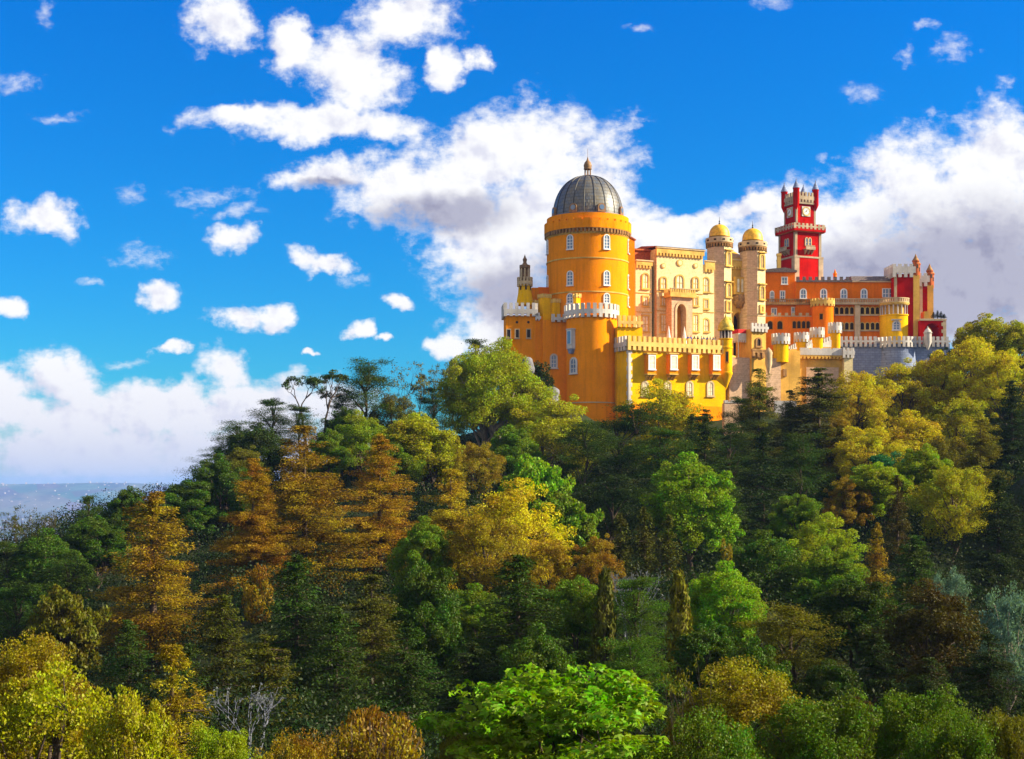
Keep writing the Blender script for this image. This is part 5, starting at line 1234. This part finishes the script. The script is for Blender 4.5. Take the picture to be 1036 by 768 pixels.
# kind, px, top py, width px, distance, colour, name, category, label
TR = [
 # the ridge against the sky
 ('cedar', 216, 455, 46, 182, 'dark', 'pine_tree', 'lowest dark pine where the skyline ridge starts to climb'),
 ('cedar', 240, 427, 60, 188, 'dark', 'pine_tree', 'dark layered pine second up the skyline ridge, shelves spread wide'),
 ('cedar', 272, 406, 52, 192, 'dark', 'pine_tree', 'dark ragged pine on the ridge beside the bare-stemmed pine'),
 ('openpine', 318, 376, 52, 195, 'dark', 'pine_tree', 'tall pine with bare forked stems and small tufts against cloud'),
 ('cedar', 347, 398, 36, 198, 'dark', 'pine_tree', 'slim dark pine between the bare-stemmed pine and big ridge cedar'),
 ('cedar', 372, 365, 76, 200, 'dark', 'cedar_tree', 'big dark green cedar with a domed top on the skyline'),
 ('open', 417, 367, 66, 204, 'olive', 'bare_branched_tree', 'see-through olive tree with branching limbs on the skyline beside cedar'),
 ('bare', 445, 364, 34, 206, 'darkol', 'bare_branched_tree', 'thin nearly leafless tree between see-through tree and big round tree'),
 ('big', 500, 355, 94, 190, 'fresh', 'broadleaf_tree', 'big round yellow-green tree with pale forked trunks by corner tower'),
 ('umbrella', 488, 346, 44, 214, 'dark', 'pine_tree', 'flat topped dark pine peeking over the big round tree'),
 ('bush', 545, 362, 42, 207, 'black', 'shrub', 'dark shrub against the amber curtain wall beside grey boulders'),
 ('round', 258, 432, 60, 184, 'dark', 'broadleaf_tree', 'dark rounded tree filling in below the ragged ridge pines'),
 ('cedar', 300, 412, 46, 189, 'dark', 'pine_tree', 'dark pine low on the ridge behind the tallest orange conifer'),
 ('round', 346, 414, 48, 193, 'deep', 'broadleaf_tree', 'deep green tree below the slim dark pine'),
 ('airy', 398, 398, 48, 199, 'olive', 'broadleaf_tree', 'olive tree below the see-through skyline tree and ridge cedar'),
 ('cedar', 440, 392, 50, 206, 'dark', 'pine_tree', 'dark pine behind the thin nearly leafless tree'),
 # behind the golden conifers
 ('round', 190, 486, 64, 165, 'deep', 'broadleaf_tree', 'deep green mounded tree just behind the lone orange conifer'),
 ('round', 226, 464, 60, 168, 'deep', 'broadleaf_tree', 'deep green tree under the lowest ridge pine'),
 ('airy', 243, 452, 52, 178, 'olive', 'broadleaf_tree', 'olive brown tree below the second ridge pine'),
 ('round', 330, 436, 44, 176, 'green', 'broadleaf_tree', 'small green tree below the bare-stemmed pine'),
 ('airy', 366, 416, 60, 182, 'lime', 'broadleaf_tree', 'yellow-green tree under the big dark ridge cedar'),
 ('round', 424, 418, 80, 172, 'ygreen', 'broadleaf_tree', 'wide yellow-green round tree under the see-through skyline tree'),
 ('round', 398, 446, 50, 168, 'green', 'broadleaf_tree', 'green tree tucked between orange spire and wide yellow-green tree'),
 ('spire', 463, 440, 14, 140, 'amber', 'conifer_tree', 'thin sparse amber spindle conifer in front of pale trunks'),
 ('airy', 480, 446, 50, 166, 'amber', 'broadleaf_tree', 'dull amber small tree below the pale trunks of round tree'),
 ('airy', 560, 402, 86, 184, 'ygreen', 'broadleaf_tree', 'airy yellow-green tree against the foot of the round bastion'),
 ('round', 520, 432, 52, 176, 'green', 'broadleaf_tree', 'green tree between big round tree and airy bastion tree'),
 ('feather', 546, 463, 66, 158, 'bright', 'broadleaf_tree', 'bright green feathery upright tree below the airy bastion tree'),
 ('airy', 672, 386, 92, 190, 'yellow', 'broadleaf_tree', 'thin golden tree in front of the yellow pavilion wall'),
 ('broadcedar', 634, 412, 104, 176, 'dark', 'cedar_tree', 'wide dark cedar below the round bastion'),
 ('cedar', 592, 428, 76, 170, 'dark', 'cedar_tree', 'dark cedar at the side of wide cedar, under the airy bastion tree'),
 ('cedar', 672, 436, 70, 168, 'deep', 'cedar_tree', 'dark cedar under the thin golden tree'),
 ('fir', 713, 413, 56, 172, 'dark', 'conifer_tree', 'dark pointed conifer under the pavilion plinth'),
 ('cedar', 738, 428, 54, 176, 'dark', 'cedar_tree', 'dark layered tree at the foot of the low rose garden wall'),
 ('fir', 768, 372, 60, 184, 'olive', 'conifer_tree', 'olive conifer standing in front of the guard tower'),
 ('fir', 772, 436, 82, 158, 'black', 'conifer_tree', 'blackish drooping conifer below the guard tower, brown sunlit flank'),
 ('fir', 828, 371, 92, 184, 'darkol', 'conifer_tree', 'dark pointed conifer in front of the gatehouse'),
 ('cedar', 812, 440, 70, 164, 'dark', 'cedar_tree', 'dark tree below the gatehouse conifer'),
 ('fir', 800, 394, 46, 186, 'darkol', 'conifer_tree', 'dark conifer between the guard tower and gatehouse conifers'),
 ('cedar', 748, 404, 44, 188, 'dark', 'cedar_tree', 'dark small cedar just in front of the low rose garden wall'),
 ('fir', 700, 418, 46, 180, 'dark', 'conifer_tree', 'dark small conifer beside the thin golden tree by the pavilion plinth'),
 # golden wood
 ('airy', 868, 374, 58, 196, 'yellow', 'broadleaf_tree', 'golden tree beside the gatehouse conifer under the gatehouse buttress'),
 ('airy', 905, 366, 76, 204, 'yellow', 'broadleaf_tree', 'golden tree directly below the round stone rampart'),
 ('airy', 944, 356, 66, 206, 'yellow', 'broadleaf_tree', 'golden tree reaching up to the white sentry box'),
 ('round', 957, 352, 34, 222, 'deep', 'broadleaf_tree', 'small deep green tree at the outer end of the rampart'),
 ('airy', 985, 340, 70, 204, 'yellow', 'broadleaf_tree', 'tall golden tree beyond the end of the rampart'),
 ('round', 995, 322, 60, 222, 'ygreen', 'broadleaf_tree', 'yellow-green tree top on the skyline beyond the red terrace'),
 ('round', 1030, 326, 50, 220, 'ygreen', 'broadleaf_tree', 'yellow-green skyline tree cut by the edge of the photo'),
 ('airy', 1020, 354, 70, 198, 'yellow', 'broadleaf_tree', 'golden tree on the slope above the dark edge conifer'),
 ('airy', 925, 416, 80, 182, 'yellow', 'broadleaf_tree', 'golden tree in the middle of the golden wood'),
 ('airy', 880, 430, 70, 178, 'yellow', 'broadleaf_tree', 'golden tree low in the golden wood beside dark conifers'),
 ('airy', 970, 400, 70, 186, 'ygreen', 'broadleaf_tree', 'yellow-green tree in the golden wood nearest the dark edge conifers'),
 ('airy', 850, 418, 40, 182, 'amber', 'broadleaf_tree', 'amber tree squeezed between gatehouse conifer and golden wood'),
 ('fir', 1024, 384, 50, 168, 'black', 'conifer_tree', 'tall blackish conifer at the photo edge under golden tree'),
 ('fir', 992, 424, 60, 160, 'olive', 'conifer_tree', 'olive conifer beside the tall blackish edge conifer'),
 ('round', 908, 458, 84, 162, 'teal', 'broadleaf_tree', 'blue-green mounded tree below the golden wood'),
 ('airy', 955, 440, 56, 166, 'olive', 'broadleaf_tree', 'olive tree between teal mound and the olive conifer'),
 # middle slope
 ('round', 700, 465, 84, 132, 'bright', 'broadleaf_tree', 'bright green tall tree alone in the dark middle slope'),
 ('round', 934, 452, 60, 150, 'lime', 'broadleaf_tree', 'lime green tree below the olive and teal trees'),
 ('round', 888, 468, 66, 148, 'lime', 'broadleaf_tree', 'lime green tree in front of the blue-green mound'),
 ('spire', 908, 480, 26, 132, 'brown', 'conifer_tree', 'narrow red-brown conifer tip in front of the lime trees'),
 ('airy', 858, 482, 44, 146, 'amber', 'broadleaf_tree', 'amber tree at the side of the lime green trees'),
 ('airy', 832, 520, 74, 128, 'lime', 'broadleaf_tree', 'olive lime tree on the slope below the blackish drooping conifer'),
 ('airy', 966, 470, 76, 138, 'ygreen', 'broadleaf_tree', 'yellow-green sunlit tree beside the narrow red-brown tip'),
 ('fir', 1010, 480, 76, 128, 'black', 'conifer_tree', 'blackish conifer below the tall edge conifer'),
 ('round', 770, 542, 84, 116, 'deep', 'broadleaf_tree', 'deep green rounded tree below the drooping conifer'),
 ('round', 838, 556, 80, 112, 'green', 'broadleaf_tree', 'mid green tree below the olive lime tree'),
 ('spire', 887, 528, 30, 118, 'amber', 'conifer_tree', 'amber tipped drooping conifer below the red-brown tip'),
 ('fir', 925, 540, 80, 108, 'dark', 'conifer_tree', 'dark conifer below the yellow-green sunlit tree beside the red-brown tip'),
 ('round', 806, 500, 50, 140, 'green', 'broadleaf_tree', 'green tree between drooping conifer and amber tree'),
 ('spire', 628, 518, 34, 122, 'darkol', 'conifer_tree', 'first of three dull olive spires under the wide cedar'),
 ('spire', 652, 512, 36, 124, 'darkol', 'conifer_tree', 'middle of three dull olive spires under the wide cedar'),
 ('spire', 676, 520, 36, 122, 'darkol', 'conifer_tree', 'last of three dull olive spires, next to bright green tall tree'),
 ('airy', 603, 542, 46, 104, 'orange', 'broadleaf_tree', 'small rusty orange tree below the three olive spires'),
 ('bush', 735, 542, 24, 110, 'amber', 'shrub', 'little amber shrub at the foot of the bright green tree'),
 ('cedar', 618, 480, 90, 150, 'black', 'cedar_tree', 'blackish shaded cedar above the three olive spires'),
 ('cedar', 672, 492, 70, 146, 'black', 'cedar_tree', 'blackish cedar behind the bright green tall tree'),
 ('fir', 736, 480, 60, 146, 'dark', 'conifer_tree', 'dark conifer between the bright green tree and drooping conifer'),
 ('feather', 575, 500, 60, 140, 'green', 'broadleaf_tree', 'green feathery tree in front of the bright feathery one'),
 # golden conifers
 ('golden', 155, 496, 124, 105, 'orange', 'conifer_tree', 'lone orange conifer with broad cone, set apart on the slope'),
 ('golden', 308, 430, 112, 126, 'orange', 'conifer_tree', 'tallest orange conifer of the rusty group'),
 ('golden', 256, 463, 74, 122, 'orange', 'conifer_tree', 'orange conifer leaning against the tallest one, its valley side'),
 ('golden', 384, 438, 78, 132, 'orange', 'conifer_tree', 'slender orange conifer between tallest one and golden tree'),
 ('golden', 456, 474, 92, 116, 'gold', 'conifer_tree', 'golden brown conifer in front of the dull amber small tree'),
 ('airy', 520, 486, 104, 118, 'yellow', 'broadleaf_tree', 'yellow gold tree beside the golden brown conifer'),
 ('airy', 492, 520, 80, 108, 'amber', 'broadleaf_tree', 'amber tree low between golden conifer and yellow gold tree'),
 ('round', 428, 528, 56, 108, 'green', 'broadleaf_tree', 'green tree between slender orange conifer and golden conifer'),
 ('bush', 262, 566, 36, 100, 'orange', 'shrub', 'small red-orange shrub in the shade of the orange conifers'),
 ('airy', 556, 545, 60, 104, 'amber', 'broadleaf_tree', 'amber tree next to the small rusty orange tree'),
 # shaded valley
 ('fir', 300, 560, 130, 90, 'dark', 'conifer_tree', 'big shaded conifer below the tallest orange conifer'),
 ('fir', 225, 600, 100, 86, 'darkol', 'conifer_tree', 'shaded conifer between lone orange conifer and big shaded one'),
 ('fir', 376, 580, 100, 88, 'darkol', 'conifer_tree', 'olive shaded conifer below the slender orange conifer'),
 ('round', 432, 572, 74, 92, 'deep', 'broadleaf_tree', 'deep green tree below the golden brown conifer'),
 ('fir', 524, 560, 150, 84, 'dark', 'conifer_tree', 'broad very dark conifer in the centre of the valley'),
 ('weeper', 612, 572, 34, 82, 'darkol', 'cypress_tree', 'narrow dark weeping cypress beside the silver shrub'),
 ('weeper', 687, 576, 36, 82, 'olive', 'cypress_tree', 'narrow olive gold weeping cypress at the end of layered cedars'),
 ('round', 586, 584, 64, 88, 'green', 'broadleaf_tree', 'green tree behind the narrow dark weeping cypress'),
 ('cedar', 648, 588, 84, 86, 'deep', 'cedar_tree', 'deep green layered cedar between the two weeping cypresses'),
 ('silver', 640, 575, 46, 96, 'silver', 'shrub', 'silvery lavender twiggy shrub among dark trees'),
 ('round', 733, 574, 76, 90, 'bright', 'broadleaf_tree', 'bright green rounded tree beside the olive gold weeping cypress'),
 ('cedar', 802, 612, 116, 78, 'olive', 'cedar_tree', 'olive cedar with flat fanned shelves in the valley'),
 ('round', 868, 586, 90, 88, 'dark', 'broadleaf_tree', 'dark tree behind the olive fanned cedar'),
 ('airy', 945, 588, 110, 76, 'brown', 'broadleaf_tree', 'brown thin tree in the shaded valley below dark conifers'),
 ('eucalypt', 1022, 584, 58, 70, 'blue', 'eucalyptus_tree', 'pale blue-green eucalyptus at the photo edge'),
 ('eucalypt', 962, 570, 36, 88, 'blue', 'eucalyptus_tree', 'smaller pale blue-green eucalyptus behind the brown thin tree'),
 ('round', 720, 630, 70, 76, 'deep', 'broadleaf_tree', 'deep green tree below the bright green rounded tree'),
 ('fir', 885, 640, 90, 70, 'black', 'conifer_tree', 'blackish conifer below the dark valley tree'),
 ('fir', 1000, 640, 90, 64, 'black', 'conifer_tree', 'blackish conifer below the edge eucalyptus'),
 ('fir', 340, 612, 120, 80, 'dark', 'conifer_tree', 'dark conifer in the shade in front of the big shaded one'),
 ('fir', 268, 640, 110, 74, 'darkol', 'conifer_tree', 'dull olive conifer in the shade above the grey twiggy shrub'),
 ('fir', 412, 634, 104, 77, 'dark', 'conifer_tree', 'dark conifer in the shade above the rounded rust shrub'),
 ('fir', 190, 650, 90, 76, 'dark', 'conifer_tree', 'dark conifer in the shade behind the small golden conifer'),
 ('fir', 478, 648, 96, 72, 'black', 'conifer_tree', 'blackish conifer in the shade above the olive low tree'),
 ('round', 548, 640, 84, 72, 'deep', 'broadleaf_tree', 'deep green tree just above the top of the bright maple'),
 ('cedar', 640, 648, 100, 70, 'deep', 'cedar_tree', 'deep green cedar behind the rim of the bright maple'),
 ('round', 768, 650, 80, 66, 'deep', 'broadleaf_tree', 'deep green tree just behind the yellow topped tree'),
 ('round', 838, 668, 80, 60, 'dark', 'broadleaf_tree', 'dark tree just behind the brown mound shrub'),
 ('fir', 942, 664, 90, 60, 'black', 'conifer_tree', 'blackish conifer in the shade in front of the brown thin tree'),
 ('cedar', 560, 600, 90, 92, 'deep', 'cedar_tree', 'deep green cedar beside the broad very dark conifer'),
 ('round', 482, 596, 70, 96, 'green', 'broadleaf_tree', 'green tree between deep green tree and broad very dark conifer'),
 # far corner of the wood
 ('open', 22, 512, 46, 152, 'darkol', 'bare_branched_tree', 'thin see-through tree against the hazy plain, at photo edge'),
 ('bare', 50, 516, 26, 154, 'darkol', 'bare_branched_tree', 'thin bare tree against the hazy plain'),
 ('umbrella', 90, 504, 34, 152, 'dark', 'pine_tree', 'flat topped little pine against the hazy plain'),
 ('round', 128, 494, 44, 158, 'deep', 'broadleaf_tree', 'deep green tree on the skyline next to the lone orange conifer'),
 ('round', 96, 522, 60, 146, 'deep', 'broadleaf_tree', 'deep green tree under the flat topped little pine'),
 ('round', 48, 540, 70, 140, 'deep', 'broadleaf_tree', 'deep green tree under the thin bare tree'),
 ('cedar', 8, 548, 70, 138, 'dark', 'cedar_tree', 'dark cedar at the photo edge below the hazy plain'),
 ('cedar', 70, 566, 90, 122, 'dark', 'cedar_tree', 'dark cedar on the lower slope beside the lone orange conifer'),
 ('feather', 68, 596, 64, 96, 'olive', 'broadleaf_tree', 'olive feathery tree in front of the dark lower cedar'),
 ('cedar', 22, 596, 90, 108, 'dark', 'cedar_tree', 'dark cedar behind the yellow-green foreground, at photo edge'),
 ('fir', 130, 626, 90, 88, 'dark', 'conifer_tree', 'dark conifer at the foot of the lone orange conifer'),
 # foreground
 ('near', 30, 640, 100, 44, 'amber', 'pine_tree', 'amber tipped bushy tree behind the yellow-green foreground trees'),
 ('nearfeather', 50, 668, 150, 38, 'ygreen', 'broadleaf_tree', 'yellow-green feathery tree in the bottom corner'),
 ('nearfeather', 130, 690, 110, 35, 'ygreen', 'broadleaf_tree', 'yellow-green feathery tree beside the small golden conifer'),
 ('neargold', 174, 652, 96, 42, 'gold', 'conifer_tree', 'small golden conifer rising among yellow-green foreground trees'),
 ('silver', 250, 694, 66, 54, 'silver', 'shrub', 'grey twiggy shrub in the dark behind the foreground'),
 ('near', 228, 728, 80, 36, 'lime', 'broadleaf_tree', 'lime green low tree under the grey twiggy shrub'),
 ('twigbush', 368, 690, 200, 40, 'rust', 'shrub', 'rounded rust coloured twiggy shrub in the foreground'),
 ('near', 300, 738, 80, 34, 'amber', 'broadleaf_tree', 'amber low tree in front of the rounded rust shrub'),
 ('near', 470, 732, 70, 38, 'olive', 'broadleaf_tree', 'olive low tree between rust shrub and bright maple'),
 ('maple', 567, 676, 272, 36, 'bright', 'maple_tree', 'bright green maple with big leaves at the bottom centre'),
 ('twig', 702, 664, 44, 40, 'olive', 'sapling', 'thin sparse sapling sticking up beside the maple'),
 ('near', 752, 666, 130, 43, 'ytip', 'broadleaf_tree', 'yellow topped tree beside the sapling'),
 ('near', 822, 696, 130, 38, 'fgreen', 'broadleaf_tree', 'green tree in front of the brown mound shrub'),
 ('near', 720, 716, 120, 34, 'fgreen', 'broadleaf_tree', 'green low tree at the foot of the sapling'),
 ('twigbush', 868, 688, 66, 54, 'brown', 'shrub', 'brown mound shaped twiggy shrub in the shade'),
 ('near', 920, 690, 110, 40, 'fgreen', 'broadleaf_tree', 'green tree beside the brown mound shrub'),
 ('near', 968, 716, 90, 37, 'fgreen', 'broadleaf_tree', 'green low tree near the bottom corner'),
 ('near', 1024, 712, 70, 38, 'olive', 'broadleaf_tree', 'olive low tree at the photo edge in the bottom corner'),
]
ASP = dict(round=1.3, airy=1.35, big=1.35, feather=1.6, golden=1.75, fir=2.0, spire=3.4, cedar=1.45, broadcedar=1.25, umbrella=1.9, openpine=2.6, open=2.0, bare=3.2, weeper=4.2, bush=0.8, twigbush=0.72, silver=0.9, eucalypt=1.6, maple=1.15, near=1.6, nearfeather=1.5, neargold=1.9, twig=3.2)
GROW = 1.2
def height(kind, w, Y): return max(ASP[kind] * w / F * Y, {'bush': 2.0, 'silver': 2.0, 'twigbush': 2.5}.get(kind, 5.5))

# ------------------------------------------------------------------ the ground: one sheet, shaped by what stands on it
KP = []                                                         # (x, y, ground height, weight)
for (kind, px, py, w, Y, *_) in TR:
    KP.append(((px - CX) / F * Y, Y, (HY - py) / F * Y - height(kind, w, Y), 1.0))
for (px, Y, zg) in ((560, 222, 10), (640, 215, 9.5), (700, 222, 10), (760, 225, 12), (830, 232, 14), (900, 243, 17), (950, 250, 20), (600, 240, 14), (800, 255, 20), (540, 230, 10), (900, 262, 22), (1010, 240, 19), (1080, 230, 18), (1080, 190, 12), (1080, 150, 2), (1080, 100, -14),
                    (520, 20, -12), (300, 15, -12), (760, 15, -12), (-60, 150, -22), (-100, 110, -26), (-60, 190, -24), (100, 230, -14), (250, 235, -2), (400, 245, 6), (-100, 60, -22), (-100, 250, -50), (200, 300, -30)):
    KP.append(((px - CX) / F * Y, Y, zg, 2.0))
KA = np.array(KP)
def sst(x, a, b):
    t = np.clip((x - a) / (b - a), 0, 1); return t * t * (3 - 2 * t)
def ground_z(x, y):
    x, y = np.atleast_1d(np.asarray(x, float)), np.atleast_1d(np.asarray(y, float))
    d2 = ((x[:, None] - KA[None, :, 0]) ** 2 + (y[:, None] - KA[None, :, 1]) ** 2)
    w = KA[None, :, 3] * (np.exp(-d2 / (2 * 4.5 ** 2)) + 0.004 * np.exp(-d2 / (2 * 30.0 ** 2)) + 1e-6 / (1 + d2 / 900))
    z = (w * KA[None, :, 2]).sum(1) / w.sum(1)
    # unseen shoulder added on the sunward side to shade the valley
    z = z + SHADE_RIDGE_H * np.exp(-((x - SHADE_RIDGE_X) / SHADE_RIDGE_SX) ** 2 - ((y - SHADE_RIDGE_Y) / SHADE_RIDGE_SY) ** 2)
    r = np.hypot(x - 20, y - 150)
    z = z * (1 - sst(r, 190, 520)) + (-60 * sst(r, 150, 520)) * (1 - sst(r, 260, 1000)) + -200 * sst(r, 260, 1000)
    hills = 202 + 6 * np.sin(x / 620 + 2.0) + 4 * np.sin(x / 190) + 2.5 * np.sin(x / 77 + y / 300)
    return z + hills * sst(r, 10500, 12300) + 14 * np.sin(x / 700) * np.sin(y / 900 + 1) * sst(r, 2500, 5000)
SHADE_RIDGE_H, SHADE_RIDGE_X, SHADE_RIDGE_SX, SHADE_RIDGE_Y, SHADE_RIDGE_SY = 44.0, 112.0, 36.0, 76.0, 36.0

radii = [0.0] + list(np.linspace(4, 260, 62)) + list(np.geomspace(275, 13200, 60))
NS = 240
vx, vy = [20.0], [150.0]
for r in radii[1:]:
    a = np.linspace(0, 2 * PI, NS, endpoint=False); vx += list(20 + r * np.cos(a)); vy += list(150 + r * np.sin(a))
vx, vy = np.array(vx), np.array(vy)
vz = np.concatenate([ground_z(vx[i:i + 2000], vy[i:i + 2000]) for i in range(0, len(vx), 2000)])
fcs = [(0, 1 + k, 1 + (k + 1) % NS) for k in range(NS)]
for i in range(len(radii) - 2):
    a, b = 1 + i * NS, 1 + (i + 1) * NS
    for k in range(NS): fcs.append((a + k, b + k, b + (k + 1) % NS, a + (k + 1) % NS))
me = bpy.data.meshes.new('ground'); me.from_pydata([tuple(p) for p in np.stack([vx, vy, vz], 1)], [], fcs)
for p in me.polygons: p.use_smooth = True
gm, h = newmat('ground')
p = h.n('ShaderNodeNewGeometry').outputs['Position']
near = h.noise(p, 0.5, 6, 0.65)
c1 = h.mix(h.smooth(near, 0.35, 0.7), (0.016, 0.028, 0.007, 1), (0.034, 0.034, 0.014, 1))
ps = h.v('MULTIPLY', p, (1.0, 0.45, 1.0))
f1 = h.noise(ps, 0.0022, 6, 0.6); f2 = h.n('ShaderNodeTexVoronoi', {'Vector': ps, 'Scale': 0.004}).outputs['Color']
f3 = h.noise(ps, 0.011, 5, 0.7)
c2 = h.mix(h.smooth(f1, 0.42, 0.58), (0.02, 0.035, 0.028, 1), (0.12, 0.12, 0.08, 1))
c2 = h.mix(0.25, c2, h.mix(1.0, f2, (0.25, 0.25, 0.14, 1), 'MULTIPLY'))
c2 = h.mix(h.smooth(f3, 0.56, 0.66), c2, (0.03, 0.05, 0.03, 1))
dist = h.v('LENGTH', p)
gc = h.mix(h.smooth(dist, 400, 1400), c1, c2)
finish(h, gc, 0.95, None, 0.02, 0.1)
me.materials.append(gm)
go = bpy.data.objects.new('ground', me); COL.objects.link(go); tag(go, kind='structure')

# ------------------------------------------------------------------ plant the trees
count = {}; STAT = []
for idx, (kind, px, py, w, Y, col, name, label) in enumerate(TR):
    tm, cm, H, Wd = PR[kind][count.get(kind, 0) % len(PR[kind])]; count[kind] = count.get(kind, 0) + 1
    x = (px - CX) / F * Y; zt = (HY - py) / F * Y
    gz = float(ground_z(x, Y)[0]) - 0.2
    hgt = zt - gz
    ht = height(kind, w, Y); STAT.append((hgt / ht, label))
    if hgt < ht * 0.6: gz = zt - ht * 0.6; hgt = ht * 0.6
    wm = w / F * Y * GROW * (1.12 if kind in ('golden', 'fir') else 1.0)
    root = empty(name, (x, Y, gz), label, 'shrub' if name == 'shrub' else 'tree')
    rr = random.Random(idx * 7 + 1)
    root.rotation_euler.z = rr.uniform(0, 2 * PI)
    root.scale = (wm / Wd, wm / Wd, hgt / H)
    cb = C_[col]; j = 1 + rr.uniform(-0.12, 0.12)
    for nm, me_ in (('trunk', tm), ('crown', cm)):
        o = bpy.data.objects.new(nm, me_); COL.objects.link(o); o.parent = root
        o.color = (cb[0] * j * rr.uniform(0.93, 1.07), cb[1] * j, cb[2] * j, 1)


# ------------------------------------------------------------------ undergrowth: leafy cover between the trees
L = Leaves()
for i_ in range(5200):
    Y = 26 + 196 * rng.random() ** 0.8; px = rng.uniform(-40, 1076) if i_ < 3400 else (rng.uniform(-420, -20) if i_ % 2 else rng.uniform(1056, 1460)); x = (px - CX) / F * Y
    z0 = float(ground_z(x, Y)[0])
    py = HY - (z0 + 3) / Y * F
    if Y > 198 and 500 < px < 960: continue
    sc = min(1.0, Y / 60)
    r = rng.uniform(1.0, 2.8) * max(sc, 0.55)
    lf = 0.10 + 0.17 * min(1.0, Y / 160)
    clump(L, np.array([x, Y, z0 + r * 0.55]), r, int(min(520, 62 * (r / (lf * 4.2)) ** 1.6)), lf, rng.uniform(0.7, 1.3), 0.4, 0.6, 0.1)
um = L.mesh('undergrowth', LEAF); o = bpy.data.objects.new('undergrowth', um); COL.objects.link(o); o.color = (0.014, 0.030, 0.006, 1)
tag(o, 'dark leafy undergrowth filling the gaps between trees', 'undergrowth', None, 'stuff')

# ------------------------------------------------------------------ boulders by the corner tower
def boulder(px, py, w, Y, label, s=1, k=0.75):
    bm = bmesh.new(); bmesh.ops.create_icosphere(bm, subdivisions=3, radius=1.0)
    r = random.Random(s); a, b = r.uniform(0, 9), r.uniform(0, 9); R_ = w / 2 / F * Y
    for v in bm.verts:
        q = v.co.copy(); n = 1 + 0.18 * math.sin(q.x * 3 + a) * math.cos(q.y * 3 + b) + 0.1 * math.sin(q.z * 6 + a) + 0.05 * r.uniform(-1, 1)
        v.co = Vector((q.x * n, q.y * n, q.z * n * k)) * R_
    me = bpy.data.meshes.new('boulder'); bm.to_mesh(me); bm.free(); me.materials.append(M['rock'])
    o = bpy.data.objects.new('boulder', me); COL.objects.link(o); o.location = ((px - CX) / F * Y, Y, (HY - py) / F * Y - R_ * k)
    tag(o, label, 'boulder')
boulder(533, 362, 14, 206, 'pale grey boulder under the corner tower behind the round tree', 2, 1.6)
boulder(556, 390, 18, 203, 'grey boulder at the foot of the curtain wall', 5, 1.2)
boulder(458, 364, 9, 212, 'tall grey crag on the skyline beside the big round tree', 8, 2.6)

# ------------------------------------------------------------------ potted cypresses on the red terrace
pot = PR['spire'][0]
for i, (px, py) in enumerate(((944.5, 315.5), (948.5, 314), (952, 315), (955, 317.5))):
    Y = 247.5; x = (px - CX) / F * Y; zb = (HY - 322.5) / F * Y; zt = (HY - py) / F * Y
    root = empty('potted_cypress', (x, Y, zb), 'small dark potted cypress in the row on the red terrace', 'plant', 'potted cypresses on the red terrace')
    root.scale = (0.22, 0.22, (zt - zb) / pot[2])
    for nm, me_ in (('trunk', pot[0]), ('crown', pot[1])):
        o = bpy.data.objects.new(nm, me_); COL.objects.link(o); o.parent = root; o.color = (0.03, 0.045, 0.01, 1)

# ------------------------------------------------------------------ far town on the plain
mb = MB(); tr_ = random.Random(5)
for i in range(420):
    cl = tr_.random()
    if cl < 0.5: px, Y = tr_.gauss(70, 90), tr_.uniform(9800, 12000)
    elif cl < 0.75: px, Y = tr_.gauss(110, 26), tr_.uniform(6200, 9500)
    else: px, Y = tr_.uniform(-120, 220), tr_.uniform(5600, 9500)
    x = (px - CX) / F * Y; zz = float(ground_z(x, Y)[0]); s = tr_.uniform(3, 8) * (1.3 if cl < 0.5 else 1)
    f = Fr(x, Y, tr_.uniform(0, 3)); mb.box(f, -s, s, -s * 0.6, s * 0.6, zz - 2, zz + tr_.choice((5, 6, 7, 8, 14)))
tm_ = flat('town_wall', (0.42, 0.35, 0.32), 0.9, 0, 0.3, 0.2, 0.004)
o = mb.build('far_town', tm_, weld=False); tag(o, 'pale houses of a distant town scattered over the hazy plain', 'town', None, 'stuff')

# ------------------------------------------------------------------ the air over the plain
mb = MB(); f = Fr(0, 0, 0)
zlo = float(vz.min()) - 1.0
mb.box(f, -14500, 14500, -13800, 14500, zlo, 74.0)
hm = bpy.data.materials.new('haze'); hm.use_nodes = True; h = G(hm.node_tree); hm.node_tree.nodes.clear()
pv = h.n('ShaderNodeVolumePrincipled', {'Color': (0.27, 0.49, 1.0, 1), 'Density': 7.0e-5, 'Anisotropy': 0.0})
h.n('ShaderNodeOutputMaterial', {'Volume': pv.outputs[0]})
o = mb.build('haze', hm); tag(o, kind='stuff')
